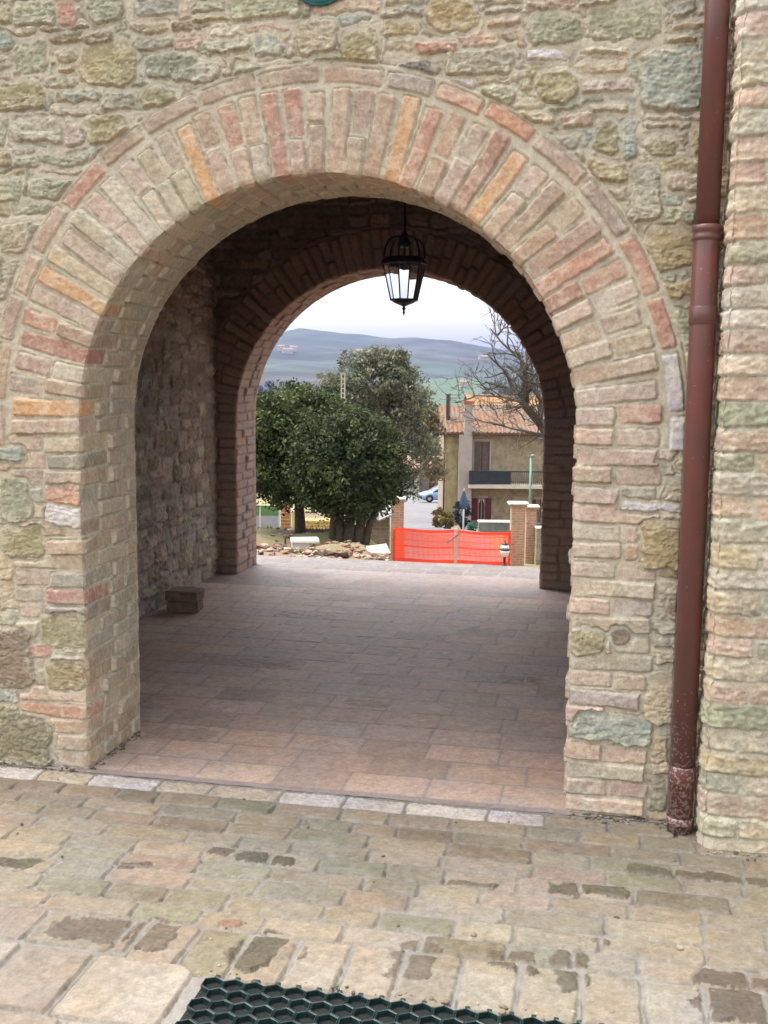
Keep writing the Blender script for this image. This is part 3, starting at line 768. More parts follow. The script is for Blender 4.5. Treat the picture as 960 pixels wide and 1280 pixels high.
# ------------------------------------------------------------------ foliage
def leaf_mat(name, c, c2, trans=.25):
    m, nt, b = new_mat(name)
    a = N(nt, 'ShaderNodeAttribute', attribute_name='col')
    nt.links.new(a.outputs['Color'], b.inputs['Base Color']); b.inputs['Roughness'].default_value = .7; b.inputs['Specular IOR Level'].default_value = .18
    tr = N(nt, 'ShaderNodeBsdfTranslucent'); nt.links.new(a.outputs['Color'], tr.inputs['Color'])
    mx = N(nt, 'ShaderNodeMixShader'); mx.inputs[0].default_value = trans
    nt.links.new(b.outputs[0], mx.inputs[1]); nt.links.new(tr.outputs[0], mx.inputs[2]); nt.links.new(mx.outputs[0], nt.nodes['Material Output'].inputs['Surface'])
    return m
def crown(name, blobs, n, size, cols, m, parent, rg, elong=2.2, shell=.55, loc0=(0, 0, 0), clump=(.16, .34), per=38):
    """leaves in many small clumps spread through the volume of a few big lobes"""
    vol = np.array([b[3]*b[4]*b[5] for b in blobs]); vol = vol/vol.sum()
    nc = max(n//per, 4); C = []
    while len(C) < nc:
        b = blobs[rg.choice(len(blobs), p=vol)]
        d = rg.normal(size=3); d /= np.linalg.norm(d); r = (shell+(1-shell)*rg.random())**.8*(1+rg.normal()*.07)
        C.append([b[0]+d[0]*b[3]*r, b[1]+d[1]*b[4]*r, b[2]+d[2]*b[5]*r])
    C = np.array(C); cs = rg.uniform(*clump, nc); tone = rg.uniform(.62, 1.4, nc); mixc = rg.random(nc)
    k = rg.integers(0, nc, n)
    off_ = rg.normal(size=(n, 3)); off_ *= (rg.random(n)**.5/np.linalg.norm(off_, axis=1))[:, None]
    P = C[k]+off_*cs[k][:, None]*np.array([1, 1, .72])
    a = rg.normal(size=(n, 3)); a /= np.linalg.norm(a, axis=1)[:, None]
    b_ = rg.normal(size=(n, 3)); b_ = np.cross(a, b_); b_ /= np.linalg.norm(b_, axis=1)[:, None]
    sz = size*rg.uniform(.6, 1.35, n)
    L = a*sz[:, None]*elong/2; W = b_*sz[:, None]/2
    V = np.stack([P-L, P+W-L*.1, P+L, P-W-L*.1], 1).reshape(-1, 3)
    c1, c2 = np.array(s2l(cols[0])), np.array(s2l(cols[1]))
    cc = (c1+(c2-c1)*np.clip(mixc[k]+rg.normal(size=n)*.2, 0, 1)[:, None])*(tone[k]*rg.uniform(.75, 1.25, n))[:, None]
    Cc = np.repeat(np.clip(cc, .004, .6), 4, 0)
    return raw_mesh(name, V, np.arange(4*n).reshape(-1, 4), m, parent, Cc, smooth=False)
M_LEAF = leaf_mat('evergreen leaf', 0, 0)
M_BARK = mat('tree bark', (84, 74, 66), .95, .25, 9, .6, 40)
M_BARKG = mat('grey bare bark', (98, 94, 86), .95, .25, 9, .5, 40)
def branchy(mb, p, d, L, r, lev, rg, n=3, spread=.6, up=.12, twig=.006):
    pts = [np.array(p)]; rad = [r]; dd = np.array(d, float); seg = 5
    for i in range(seg):
        dd = dd+rg.normal(size=3)*.16+np.array([0, 0, up*.3]); dd /= np.linalg.norm(dd)
        pts.append(pts[-1]+dd*L/seg); rad.append(max(r*(1-.55*(i+1)/seg), twig*.6))
    mb.tube(pts, rad, 5 if lev < 2 else 7, cap=False)
    if lev <= 0: return
    for i in range(n):
        q = rg.uniform(.3, 1.0); j = min(int(q*seg), seg-1); base = pts[j]+(pts[j+1]-pts[j])*(q*seg-j)
        nd = dd+rg.normal(size=3)*spread; nd /= np.linalg.norm(nd)
        branchy(mb, base, nd, L*rg.uniform(.5, .78), max(rad[j]*.62, twig), lev-1, rg, n, spread, up, twig)
def holm(u, D, cu, cv, rad, n, label, trunks, seed, cols=((36, 48, 34), (86, 96, 60)), size=.048, dz=0.0):
    rg = np.random.default_rng(seed); f = foot(u, D, dz)
    e = empty('evergreen_tree', f, label, 'tree', 'evergreen trees in the garden', RZ)
    sc = D/FPX; cx = (cu-u)*sc; cz = at(cu, cv, D)[2]-f[2]; rx, ry, rz = rad
    blobs = [(cx, 0, cz, rx*.9, ry*.9, rz*.9)]
    for i in range(9):
        w = rg.uniform(0, 2*PI); h = rg.uniform(-.55, .75)
        q = math.sqrt(max(1-h*h, .2))*.62
        blobs.append((cx+rx*q*math.cos(w), ry*q*math.sin(w), cz+rz*h*.72, rx*rg.uniform(.3, .5), ry*rg.uniform(.3, .5), rz*rg.uniform(.26, .42)))
    crown('crown', blobs, n, size, cols, M_LEAF, e, rg, elong=1.8)
    mb = MB()
    for dx, r, lean in trunks:
        pts = [(dx, 0, -.25), (dx+lean*.25, 0, .45), (dx+lean*.7, .05, cz*.6), (dx+lean, .05, cz*1.05)]
        mb.tube(pts, [r*1.35, r, r*.75, r*.35], 9)
        for k in range(5):
            d = rg.normal(size=3); d[2] = abs(d[2])*.8; d /= np.linalg.norm(d)
            branchy(mb, (dx+lean*.8, .05, cz*rg.uniform(.55, .9)), d, rx*.75, r*.35, 1, rg)
    mb.build('trunk', M_BARK, e, True)
holm(432, 22, 434, 580, (1.38, 1.25, 1.22), 56000, 'dense dark holm oak with several trunks close together, beside the brick gate pillar', [(-.28, .075, .1), (-.12, .09, .0), (.06, .11, .1), (.24, .10, .3), (.36, .07, .6)], 301)
holm(376, 23.2, 366, 557, (1.62, 1.35, 1.46), 52000, 'dark holm oak with one slender trunk, half hidden by the left side of the arch', [(0, .11, -.1)], 302, cols=((36, 50, 32), (90, 100, 58)))
def olive():
    rg = np.random.default_rng(310); u, D = 478, 36; f = foot(u, D)
    e = empty('olive_tree', f, 'tall loose grey green tree rising behind the dark holm oaks', 'tree', None, RZ)
    z = lambda v: at(u, v, D)[2]-f[2]
    X = lambda p: (p-u)*D/FPX
    blobs = [(X(470), 0, z(480), 1.25, 1.1, 1.2), (X(425), 0, z(500), .95, .9, .95), (X(505), 0, z(505), 1.05, 1, 1.3), (X(485), 0, z(450), .75, .7, .5), (X(440), 0, z(460), .6, .6, .5), (X(412), 0, z(478), .5, .5, .4), (X(462), 0, z(446), .8, .6, .32), (X(500), 0, z(462), .7, .6, .5), (X(525), 0, z(560), .6, .6, .9), (X(515), 0, z(600), .45, .5, .6)]
    crown('crown', blobs, 24000, .05, ((84, 92, 74), (132, 132, 110)), M_LEAF, e, rg, elong=2.6, shell=.3, clump=(.12, .34), per=26)
    mb = MB(); mb.tube([(0, 0, -.3), (.1, 0, 1.6), (.15, 0, z(520)), (0, 0, z(490))], [.2, .15, .1, .04], 9)
    for k in range(16):
        d = rg.normal(size=3); d[2] = abs(d[2])+.3; d /= np.linalg.norm(d)
        branchy(mb, (.12, 0, rg.uniform(1.6, z(520))), d, 1.35, .05, 2, rg, twig=.01)
    mb.build('trunk', M_BARK, e, True)
olive()
def brown_tree():
    rg = np.random.default_rng(315); u, D = 496, 40; f = foot(u, D)
    e = empty('half_bare_tree', f, 'thin half bare tree with brown leaves between the olive tree and the house', 'tree', None, RZ)
    z = lambda v: at(u, v, D)[2]-f[2]; X = lambda p: (p-u)*D/FPX
    crown('crown', [(X(538), 0, z(560), .5, .5, 1.2), (X(530), 0, z(525), .55, .5, .8), (X(545), 0, z(590), .4, .4, .6)], 1500, .10, ((104, 92, 66), (150, 138, 112)), M_LEAF, e, rg, elong=2.2, shell=.2, clump=(.15, .4), per=14)
    mb = MB(); mb.tube([(0, 0, -.3), (.0, 0, 1.5), (-.1, 0, z(560)), (-.1, 0, z(505))], [.09, .07, .05, .02], 7)
    for k in range(14):
        d = rg.normal(size=3); d[2] = abs(d[2])+.5; d /= np.linalg.norm(d)
        branchy(mb, (-.05, 0, rg.uniform(1.2, z(530))), d, 1.2, .03, 2, rg, twig=.012)
    mb.build('trunk', M_BARKG, e, True)
brown_tree()
def bare():
    rg = np.random.default_rng(322); D = 15.0; u = 706; f = foot(u, D)
    e = empty('bare_tree', f, 'leafless grey tree spreading its crooked boughs over the house roof', 'tree', None, RZ)
    def L(p, v, dy=0.0): 
        q = at(p, v, D); return np.array([(p-u)*D/FPX, dy, q[2]-f[2]])
    mb = MB()
    tr = [(0, 0, -.3), L(703, 630), L(698, 580), L(688, 548)]
    mb.tube(tr, [.17, .15, .13, .115], 9)
    limbs = [([L(690, 552), L(672, 528, .1), L(655, 508, .2), L(641, 488, .3), L(632, 462, .4)], .075),
             ([L(676, 532), L(660, 512, -.1), L(646, 502, -.2), L(622, 495, -.2), L(588, 494, -.1)], .035),
             ([L(695, 565), L(680, 520, -.2), L(672, 485, -.3), L(668, 450, -.3), L(662, 425, -.2)], .06),
             ([L(688, 548), L(660, 540, .1), L(640, 536, .2), L(624, 532, .3)], .028),
             ([L(655, 508), L(652, 480, -.2), L(644, 450, -.2), L(622, 430, -.1), L(608, 412)], .035),
             ([L(672, 528), L(676, 500, .3), L(660, 470, .4), L(648, 440, .4)], .045),
             ([L(697, 580), L(720, 520, .2), L(735, 460, .3), L(730, 400, .2)], .08)]
    for pts, r in limbs:
        mb.tube(pts, [r*(1-.75*i/(len(pts)-1)) for i in range(len(pts))], 7, cap=False)
        for i in range(1, len(pts)):
            for k in range(3):
                q = rg.random(); p = pts[i-1]+(pts[i]-pts[i-1])*q
                d = (pts[i]-pts[i-1]); d = d/np.linalg.norm(d)+rg.normal(size=3)*.75; d[2] += .15; d /= np.linalg.norm(d)
                branchy(mb, p, d, rg.uniform(.3, .62), r*.34, 3 if k == 0 else 2, rg, n=3, spread=.75, twig=.004)
    mb.build('trunk', M_BARKG, e, True)
bare()
def bush(u, D, w, h, label, cols, seed, name='shrub', group=None, n=1800, size=.06, dz=0.0):
    rg = np.random.default_rng(seed); f = foot(u, D, dz)
    e = empty(name, f, label, 'shrub', group, RZ)
    crown('foliage', [(0, 0, h*.52, w/2*.9, w/2*.9, h*.5)], n, size, cols, M_LEAF, e, rg, shell=.6, clump=(.07, .16))
    mb = MB()
    for k in range(6):
        a = 2*PI*k/6; mb.tube([(0.04*math.cos(a), .04*math.sin(a), -.1), (w*.2*math.cos(a), w*.2*math.sin(a), h*.6)], [.02, .008], 5)
    mb.build('stem', M_BARK, e, True)
bush(549, 52, .62, .95, 'smaller brown green shrub at the house corner, nearest the road', ((104, 84, 44), (124, 104, 58)), 331, group='shrubs at the house corner')
bush(559, 50, .68, .92, 'olive brown round shrub at the house corner, under the pale wall strip', ((100, 88, 46), (122, 112, 60)), 332, group='shrubs at the house corner')
bush(578, 52, .85, 1.5, 'dark blue grey domed shrub in front of the curtained window', ((44, 50, 58), (78, 84, 96)), 333, n=2600)
bush(591, 48, .36, .5, 'little teal green shrub between the white pole and the low wall', ((48, 104, 88), (90, 140, 120)), 334, n=700)

# ------------------------------------------------------------------ house
M_RENDER = mat('cream stone render', (158, 146, 122), .95, .14, 2.2, .5, 8, rgb2=(122, 108, 88))
M_YELLOW = mat('yellow stone wall', (160, 148, 108), .95, .2, 3.0, .4, 10)
M_TRIM = mat('pale grey plaster', (160, 150, 144), .9, .08, 2)
M_SHUT = mat('brown wooden shutter', (112, 96, 88), .8, .15, 4)
M_MAROON = mat('maroon shutter', (108, 46, 52), .7, .15, 4)
M_DARK = mat('dark interior', (34, 32, 34), .8)
M_GLASS, _nt, _b = new_mat('window glass'); _b.inputs['Base Color'].default_value = (.02, .025, .03, 1); _b.inputs['Roughness'].default_value = .1
M_WHITE = mat('white cloth', (214, 208, 206), .9, .06, 6)
def tile_mat(name, a, b_, c):
    m, nt, b = new_mat(name)
    tc = N(nt, 'ShaderNodeTexCoord')
    n1 = N(nt, 'ShaderNodeTexNoise', Scale=5.0, Detail=3.0); nt.links.new(tc.outputs['Object'], n1.inputs['Vector'])
    n2 = N(nt, 'ShaderNodeTexNoise', Scale=.7, Detail=4.0); nt.links.new(tc.outputs['Object'], n2.inputs['Vector'])
    x = mixcol(nt, mapr(nt, n1.outputs[0], .4, .6, 0, 1), s2l(a), s2l(b_))
    nt.links.new(mixcol(nt, mapr(nt, n2.outputs[0], .45, .62, 0, .8), x, s2l(c)), b.inputs['Base Color'])
    b.inputs['Roughness'].default_value = .9
    return m
def roof_mesh(x0, x1, y0, z0, y1, z1, pitch=.24):
    """rows of barrel tiles as a real corrugated sheet"""
    nx = int((x1-x0)/pitch)*6; ny = max(int(math.hypot(y1-y0, z1-z0)/.32), 2)
    xs = np.linspace(x0, x1, nx+1); V = []
    for j in range(ny*2+1):
        q = j/(ny*2); step = .03 if j % 2 == 0 else -.012
        for i, x in enumerate(xs):
            V.append((x, y0+(y1-y0)*q, z0+(z1-z0)*q+.055*abs(math.sin((x-x0)/pitch*PI))+step))
    n = nx+1; F = np.array([(j*n+i, j*n+i+1, (j+1)*n+i+1, (j+1)*n+i) for j in range(ny*2) for i in range(nx)])
    return np.array(V), F
def house():
    D = 60; s = FPX/D; u0, v0 = 555, 658
    p = at(u0, v0, D); base = np.array([p[0], p[1], p[2]])
    e = empty('stone_house', base, 'two storey cream stone house with orange tiled roof and dark balcony', 'house', None, RZ)
    X = lambda u: (u-u0)/s; Z = lambda v: (v0-v)/s
    W = 8.2; ze = Z(541); dep = 8.0
    def wall():
        mb = MB()
        holes = [(X(591), X(610), Z(604), Z(552)), (X(589), X(613.5), Z(650), Z(622)), (X(664.5), X(678), Z(652), Z(623)), (X(700), X(715), Z(604), Z(552))]
        xs = sorted({X(587.5), W}|{h[0] for h in holes}|{h[1] for h in holes}); zs = sorted({-.6, ze}|{h[2] for h in holes}|{h[3] for h in holes})
        for a, b in zip(xs, xs[1:]):
            for c, d in zip(zs, zs[1:]):
                mx, mz = (a+b)/2, (c+d)/2
                if not any(h[0] < mx < h[1] and h[2] < mz < h[3] for h in holes): mb.bx(a, b, 0, .35, c, d)
        mb.bx(X(556), X(571), .0, .35, -.6, ze); mb.bx(X(556), X(556)+.35, .352, dep, -.6, ze-.002); mb.bx(X(556)+.352, W, dep-.35, dep, -.6, ze-.002); mb.bx(W-.35, W, .352, dep-.352, -.6, ze-.003)
        return mb.build('wall', M_RENDER, e)
    wall()
    MB().bx(X(557), X(570.5), -.06, -.002, -.6, ze-.02).build('wall_facing', M_YELLOW, e)
    MB().bx(X(571), X(587), -.76, -.002, -.6, ze-.082).build('chimney_breast', M_TRIM, e)
    ch = MB().bx(X(577), X(586.5), -.76, -.2, ze-.08, Z(505)).build('chimney', M_TRIM, e)
    MB().bx(X(575.5), X(588), -.82, -.14, Z(505)+.002, Z(501.5)).build('chimney_cap', mat('chimney brick', (164, 96, 72), .9, .2, 8), ch)
    rt = tile_mat('old roof tiles', (128, 88, 60), (98, 76, 62), (108, 98, 86))
    zr = at(600, 507, D+3.9)[2]-base[2]-.06
    V, F = roof_mesh(X(549.5), W+.5, -.55, ze+.0, 3.9, zr)
    raw_mesh('roof', V, F, rt, e, smooth=False)
    V, F = roof_mesh(X(549.5), W+.5, dep+.5, ze, 3.92, zr)
    raw_mesh('roof', V, F, rt, e, smooth=False)
    MB().bx(X(549.5), W+.5, -.62, -.55, ze-.06, ze+.03).build('gutter', mat('copper brown gutter', (112, 66, 52), .6), e)
    MB().bx(X(550), W+.4, -.5, .6, ze-.1, ze-.055).build('eaves_board', mat('eaves wood', (92, 76, 66), .9), e)
    MB().tube([(X(554), -.08, -.5), (X(554), -.08, ze-.05)], .06, 8).build('downpipe', mat('brown downpipe', (88, 62, 52), .6), e, True)
    def shut(x0, x1, z0, z1, m, y=-.03, slats=14):
        mb = MB(); mb.bx(x0, x1, y+.02, y+.05, z0, z1)
        for i in range(slats):
            z = z0+(z1-z0)*(i+.5)/slats; mb.bx(x0+.02, x1-.02, y-.005, y+.021, z-(z1-z0)/slats*.38, z+(z1-z0)/slats*.38)
        return mb.build('shutter', m, e)
    # balcony doors
    for a, b in ((591, 610), (700, 715)):
        f = MB(); f.bx(X(a)-.1, X(a), -.05, .1, Z(604), Z(551)); f.bx(X(b), X(b)+.1, -.05, .1, Z(604), Z(551)); f.bx(X(a)-.1, X(b)+.1, -.055, .1, Z(551)+.002, Z(551)+.12)
        f.build('door_surround', M_TRIM, e)
        shut(X(a), X(a+(b-a)/2)-.01, Z(604), Z(552), M_SHUT, .06, 20); shut(X(a+(b-a)/2)+.01, X(b), Z(604), Z(552), M_SHUT, .06, 20)
    # balcony
    MB().bx(X(583), W-.1, -1.25, -.004, Z(607), Z(603)).build('balcony_slab', mat('balcony concrete', (196, 186, 172), .9, .1, 3), e)
    r = MB(); r.bx(X(583.5), X(634), -1.2, -1.16, Z(602), Z(587)); r.bx(X(583.5), X(583.5)+.04, -1.159, -.05, Z(602), Z(587))
    rl = r.build('balcony_screen', mat('dark teal balcony screen', (48, 62, 74), .7, .25, 2.5), e)
    r = MB().bx(X(583), W-.1, -1.23, -1.13, Z(587)+.002, Z(585.5))
    for q in np.linspace(X(584), W-.2, 62): r.bx(q-.016, q+.016, -1.225, -1.202, Z(602), Z(587))
    r.build('railing', mat('dark rail', (42, 44, 48), .5), e)
    # ground floor windows
    def window(a, b, v1, v2, curtain, fs):
        f = MB(); x0, x1, z0, z1 = X(a), X(b), Z(v2), Z(v1)
        for bx_ in ((x0, x0+.06, z0, z1), (x1-.06, x1, z0, z1), (x0, x1, z0, z0+.06), (x0, x1, z1-.06, z1), ((x0+x1)/2-.03, (x0+x1)/2+.03, z0+.062, z1-.062)): f.bx(bx_[0], bx_[1], .1, .16, bx_[2], bx_[3])
        fr = f.build('window', mat('window wood', (150, 132, 116), .7), e)
        MB().bx(x0+.06, x1-.06, .125, .135, z0+.062, z1-.062).build('pane', M_GLASS, fr)
        MB().bx(x0-.12, x1+.12, -.06, .09, z0-.09, z0-.003).build('sill', M_TRIM, fr)
        MB().bx(x0-.12, x1+.12, -.025, .05, z1+.003, z1+.14).build('lintel', M_TRIM, fr)
        if curtain:
            xm = (x0+x1)/2
            for sx in (-1, 1):
                vs = []; fs_ = []; n = 10
                for i in range(n+1):
                    q = i/n; z = z1-.07-(z1-z0-.14)*q
                    inn = .05+.32*math.sin(min(q*1.25, 1)*PI/2)**1.4*(1 if q < .8 else 1-(q-.8)*.8)
                    for j in range(5):
                        x = xm+sx*(inn+(.50-inn)*j/4); vs.append((x, .105+.012*math.sin(j*2.2), z))
                for i in range(n):
                    for j in range(4): fs_.append((i*5+j, i*5+j+1, (i+1)*5+j+1, (i+1)*5+j))
                MB().add(vs, fs_).build('curtain', M_WHITE, fr)
    window(597, 606, 622, 650, True, None)
    # opening left and right of the glazing is filled by the folded shutters
    shut(X(589), X(597)-.01, Z(650), Z(622), M_MAROON, .05); shut(X(606)+.01, X(613.5), Z(650), Z(622), M_MAROON, .05)
    window(669.5, 674.5, 623, 652, False, None)
    shut(X(664.5), X(669.5)-.01, Z(652), Z(623), M_MAROON, .05); shut(X(674.5)+.01, X(678), Z(652), Z(623), M_MAROON, .05)
    MB().bx(X(588), W-.36, .9, 1.0, -.5, ze-.1).build('dark_room', M_DARK, e)
    # roof terrace bits behind
    a = MB(); a.tube([(X(562), 1.6, ze+.4), (X(562), 1.6, Z(493))], .025, 5)
    for z in (Z(495), Z(499)): a.tube([(X(558), 1.6, z), (X(576), 1.6, z)], .02, 5)
    a.build('aerial', mat('dark aerial metal', (48, 48, 52), .5), e)
    ch = MB().bx(X(557.5), X(561), 1.5, 2.0, ze+.45, Z(494)).build('chimney', mat('sooty chimney', (78, 66, 62), .9, .2, 5), e)
house()
def rear_house():
    D = 78; p = at(588, 640, D); z = gz(p[0], p[1])
    e = empty('far_house', (p[0], p[1], z), 'farther house showing only a yellow orange roof above the stone house', 'house', None, RZ)
    s = FPX/D; zt = lambda v: at(588, v, D)[2]-z
    MB().bx(0, 5.5, 0, 6, -1, zt(507)).build('wall', M_RENDER, e)
    rt = tile_mat('ochre roof tiles', (150, 110, 66), (130, 94, 60), (122, 102, 78))
    V, F = roof_mesh(-.3, 5.8, -.3, zt(507), 3, zt(497)+.15); raw_mesh('roof', V, F, rt, e, smooth=False)
    V, F = roof_mesh(-.3, 5.8, 6.3, zt(507), 3.02, zt(497)+.15); raw_mesh('roof', V, F, rt, e, smooth=False)
    c = MB().bx(3.6, 4.3, 1.6, 2.2, zt(504), zt(494)).build('chimney', M_RENDER, e)
rear_house()
def garage():
    D = 112; u0 = 503; v0 = 619
    p = at(u0, v0, D); s = FPX/D; e = empty('garage_building', (p[0], p[1], p[2]), 'pale building with a dark red door behind the parked car', 'building', None, RZ)
    X = lambda u: (u-u0)/s; Z = lambda v: (v0-v)/s
    w = MB(); zt = Z(585)
    for a, b, c, d in ((488, 511.5, -1, zt), (518, 524, -1, zt), (511.5, 518, -1, Z(610)), (511.5, 518, Z(594), zt), (524, 545.5, Z(593), zt), (545.5, 575, -1, zt)): w.bx(X(a), X(b), 0, .4, c if isinstance(c, int) else c, d)
    w.bx(X(488), X(575), .402, 7, zt-.3, zt); w.bx(X(488), X(488)+.4, .402, 7, -1, zt-.302); w.bx(X(575)-.4, X(575), .402, 7, -1, zt-.302)
    w.build('wall', mat('pale plaster far', (186, 180, 172), .95, .1, .8), e)
    f = MB().bx(X(511.5), X(518), .15, .2, Z(610), Z(594)).build('window', M_SHUT, e)
    MB().bx(X(512.2), X(517.3), .13, .149, Z(609), Z(595)).build('pane', M_GLASS, f)
    MB().bx(X(511), X(518.5), -.04, .1, Z(611.5), Z(610)-.003).build('sill', M_TRIM, f)
    MB().bx(X(524), X(536), .6, .7, -1, Z(593)).build('grey_door', mat('grey shutter door', (128, 124, 122), .8, .1, 2), e)
    MB().bx(X(536), X(545.5), .3, .4, -1, Z(593)).build('red_door', mat('dark red door', (92, 40, 44), .7, .1, 2), e)
    V, F = roof_mesh(X(486), X(577), -.4, zt, 3.4, zt+1.0); raw_mesh('roof', V, F, tile_mat('dull roof tiles', (150, 112, 92), (126, 100, 88), (140, 124, 112)), e, smooth=False)
    V, F = roof_mesh(X(486), X(577), 7.2, zt, 3.42, zt+1.0); raw_mesh('roof', V, F, tile_mat('dull roof tiles 2', (150, 112, 92), (126, 100, 88), (140, 124, 112)), e, smooth=False)
garage()
# ------------------------------------------------------------------ car
def car():
    D = 100; f = at(549, 626.5, D); z = gz(f[0], f[1])
    e = empty('parked_car', (f[0], f[1], f[2]), 'pale blue hatchback parked before the dark red garage door', 'car', None, RZ+math.radians(12))
    body = mat('pale blue car paint', (128, 160, 200), .3, .04, 1, spec=.6); bl = mat('car black trim', (24, 25, 28), .6)
    prof = [(-1.85, .34, .62, .76), (-1.80, .26, .74, .80), (-1.2, .22, .90, .83), (-.72, .20, .96, .84), (-.1, .20, .98, .85), (.9, .20, 1.0, .85), (1.5, .22, 1.0, .83), (1.78, .28, .96, .80), (1.85, .4, .8, .76)]
    vs = []; fs = []
    for x, zb, zt, w in prof:
        ring = [(-w*.9, zb), (-w, zb+.16), (-w, zt-.22), (-w*.94, zt-.05), (-w*.8, zt), (w*.8, zt), (w*.94, zt-.05), (w, zt-.22), (w, zb+.16), (w*.9, zb)]
        vs += [(x, y, q) for y, q in ring]
    n = 10
    for i in range(len(prof)-1):
        for k in range(n): fs.append((i*n+k, i*n+(k+1) % n, (i+1)*n+(k+1) % n, (i+1)*n+k))
    fs += [tuple(range(n)), tuple(range(len(prof)*n-1, (len(prof)-1)*n-1, -1))]
    b = MB(); b.add(vs, fs); b.build('body', body, e, True)
    # cabin: glass house with roof and pillars
    cab = [(-.82, .95, .78), (-.05, 1.40, .62), (.25, 1.46, .61), (1.1, 1.45, .60), (1.45, 1.36, .60), (1.78, .96, .74)]
    gl = MB(); vs = []; fs = []
    for x, zt, w in cab: vs += [(x, -.78, .93), (x, -w, zt), (x, w, zt), (x, .78, .93)]
    for i in range(len(cab)-1):
        for k in range(3): fs.append((i*4+k, i*4+k+1, (i+1)*4+k+1, (i+1)*4+k))
    gl.add(vs, fs); gl.build('windows', M_GLASS, e, False)
    rf = MB(); vs = []; fs = []
    for x, zt, w in cab[1:5]: vs += [(x, -w-.015, zt-.03), (x, -w+.05, zt+.015), (x, w-.05, zt+.015), (x, w+.015, zt-.03)]
    for i in range(3):
        for k in range(3): fs.append((i*4+k, i*4+k+1, (i+1)*4+k+1, (i+1)*4+k))
    rf.add(vs, fs)
    for sy in (-1, 1):
        for (xa, za, wa), (xb, zb, wb) in (((-.84, .94, .79), (-.05, 1.41, .63)), ((1.8, .95, .75), (1.42, 1.37, .61)), ((.45, .96, .80), (.42, 1.46, .615))):
            rf.tube([(xa, sy*wa, za), (xb, sy*wb, zb)], .035, 6)
    rf.build('roof', body, e, True)
    for x in (-1.15, 1.18):
        for sy in (-1, 1):
            w = MB(); prof_ = [(.18, -.09), (.29, -.085), (.31, -.05), (.31, .05), (.29, .085), (.18, .09)]
            w.lathe(prof_, n=20); o = w.build('wheel', bl, e, True); o.rotation_euler = (PI/2, 0, 0); o.location = (x, sy*.77, .31)
            r = MB().lathe([(.02, .095), (.12, .10), (.185, .085), (.185, -.085), (.12, -.10), (.02, -.095)], n=16).build('rim', mat('wheel rim', (170, 172, 176), .35, metal=.6), o, True)
            MB().lathe([(.37, -.004), (.37, .004)], n=20).build('wheel_arch', bl, e, True).matrix_local = Matrix.Translation((x, sy*.848, .36)) @ Matrix.Rotation(PI/2, 4, 'X')
    for sy in (-1, 1):
        MB().box((-1.80, sy*.56, .66), (.06, .15, .07)).build('headlight', mat('headlight glass', (220, 224, 228), .15), e)
        MB().box((1.83, sy*.62, .78), (.05, .1, .1)).build('tail_light', mat('tail light', (150, 30, 28), .3), e)
    MB().box((-1.85, 0, .40), (.06, .7, .09)).build('bumper', bl, e)
car()
# ------------------------------------------------------------------ gate, pillars, low walls
def brick_wall_mat(name, c1, c2, mo, sx=.25, sz=.075):
    m, nt, b = new_mat(name); tc = N(nt, 'ShaderNodeTexCoord'); sp = N(nt, 'ShaderNodeSeparateXYZ'); nt.links.new(tc.outputs['Object'], sp.inputs[0])
    ad = N(nt, 'ShaderNodeMath', operation='ADD'); nt.links.new(sp.outputs[0], ad.inputs[0]); nt.links.new(sp.outputs[1], ad.inputs[1])
    cb = N(nt, 'ShaderNodeCombineXYZ'); nt.links.new(ad.outputs[0], cb.inputs[0]); nt.links.new(sp.outputs[2], cb.inputs[1])
    br = N(nt, 'ShaderNodeTexBrick'); br.inputs['Scale'].default_value = 1; br.inputs['Brick Width'].default_value = sx; br.inputs['Row Height'].default_value = sz; br.inputs['Mortar Size'].default_value = .009
    nt.links.new(cb.outputs[0], br.inputs['Vector']); br.inputs['Color1'].default_value = (*s2l(c1), 1); br.inputs['Color2'].default_value = (*s2l(c2), 1); br.inputs['Mortar'].default_value = (*s2l(mo), 1)
    nz = N(nt, 'ShaderNodeTexNoise', Scale=9.0, Detail=5.0); nt.links.new(tc.outputs['Object'], nz.inputs['Vector'])
    nt.links.new(mixcol(nt, mapr(nt, nz.outputs[0], .4, .65, 0, .55), br.outputs['Color'], s2l(mo)), b.inputs['Base Color']); b.inputs['Roughness'].default_value = .95
    bp = N(nt, 'ShaderNodeBump', Strength=.6, Distance=.012); nt.links.new(br.outputs['Fac'], bp.inputs['Height']); bp.invert = True; nt.links.new(bp.outputs[0], b.inputs['Normal'])
    return m
M_PIL = brick_wall_mat('garden pillar brick', (172, 122, 100), (150, 116, 92), (178, 162, 140))
M_CAP = mat('pale stone cap', (208, 200, 186), .9, .1, 6, .3, 40)
def pillar(ua, ub, vt, vb, D, label, group='brick gate pillars', name='gate_pillar'):
    p = at((ua+ub)/2, vb, D); s = FPX/D; w = (ub-ua)/s/2; h = (vb-vt)/s
    e = empty(name, (p[0], p[1], p[2]), label, 'pillar', group, RZ)
    MB().bx(-w, w, -w, w, -.5, h-.14).build('shaft', M_PIL, e, bevel=.006)
    MB().bx(-w-.05, w+.05, -w-.05, w+.05, h-.139, h-.08).build('capital', M_PIL, e, bevel=.006)
    MB().add([(x*(w+.09), y*(w+.09), z) for z in (h-.079, h-.03) for x, y in ((-1, -1), (1, -1), (1, 1), (-1, 1))]+[(x*w*.3, y*w*.3, h) for x, y in ((-1, -1), (1, -1), (1, 1), (-1, 1))],
             [(0, 3, 2, 1), (0, 1, 5, 4), (1, 2, 6, 5), (2, 3, 7, 6), (3, 0, 4, 7), (4, 5, 9, 8), (5, 6, 10, 9), (6, 7, 11, 10), (7, 4, 8, 11), (8, 9, 10, 11)]).build('cap', M_CAP, e)
pillar(488, 504, 620, 704, 31.6, 'brick gate pillar with white cap at the left end of the orange netting')
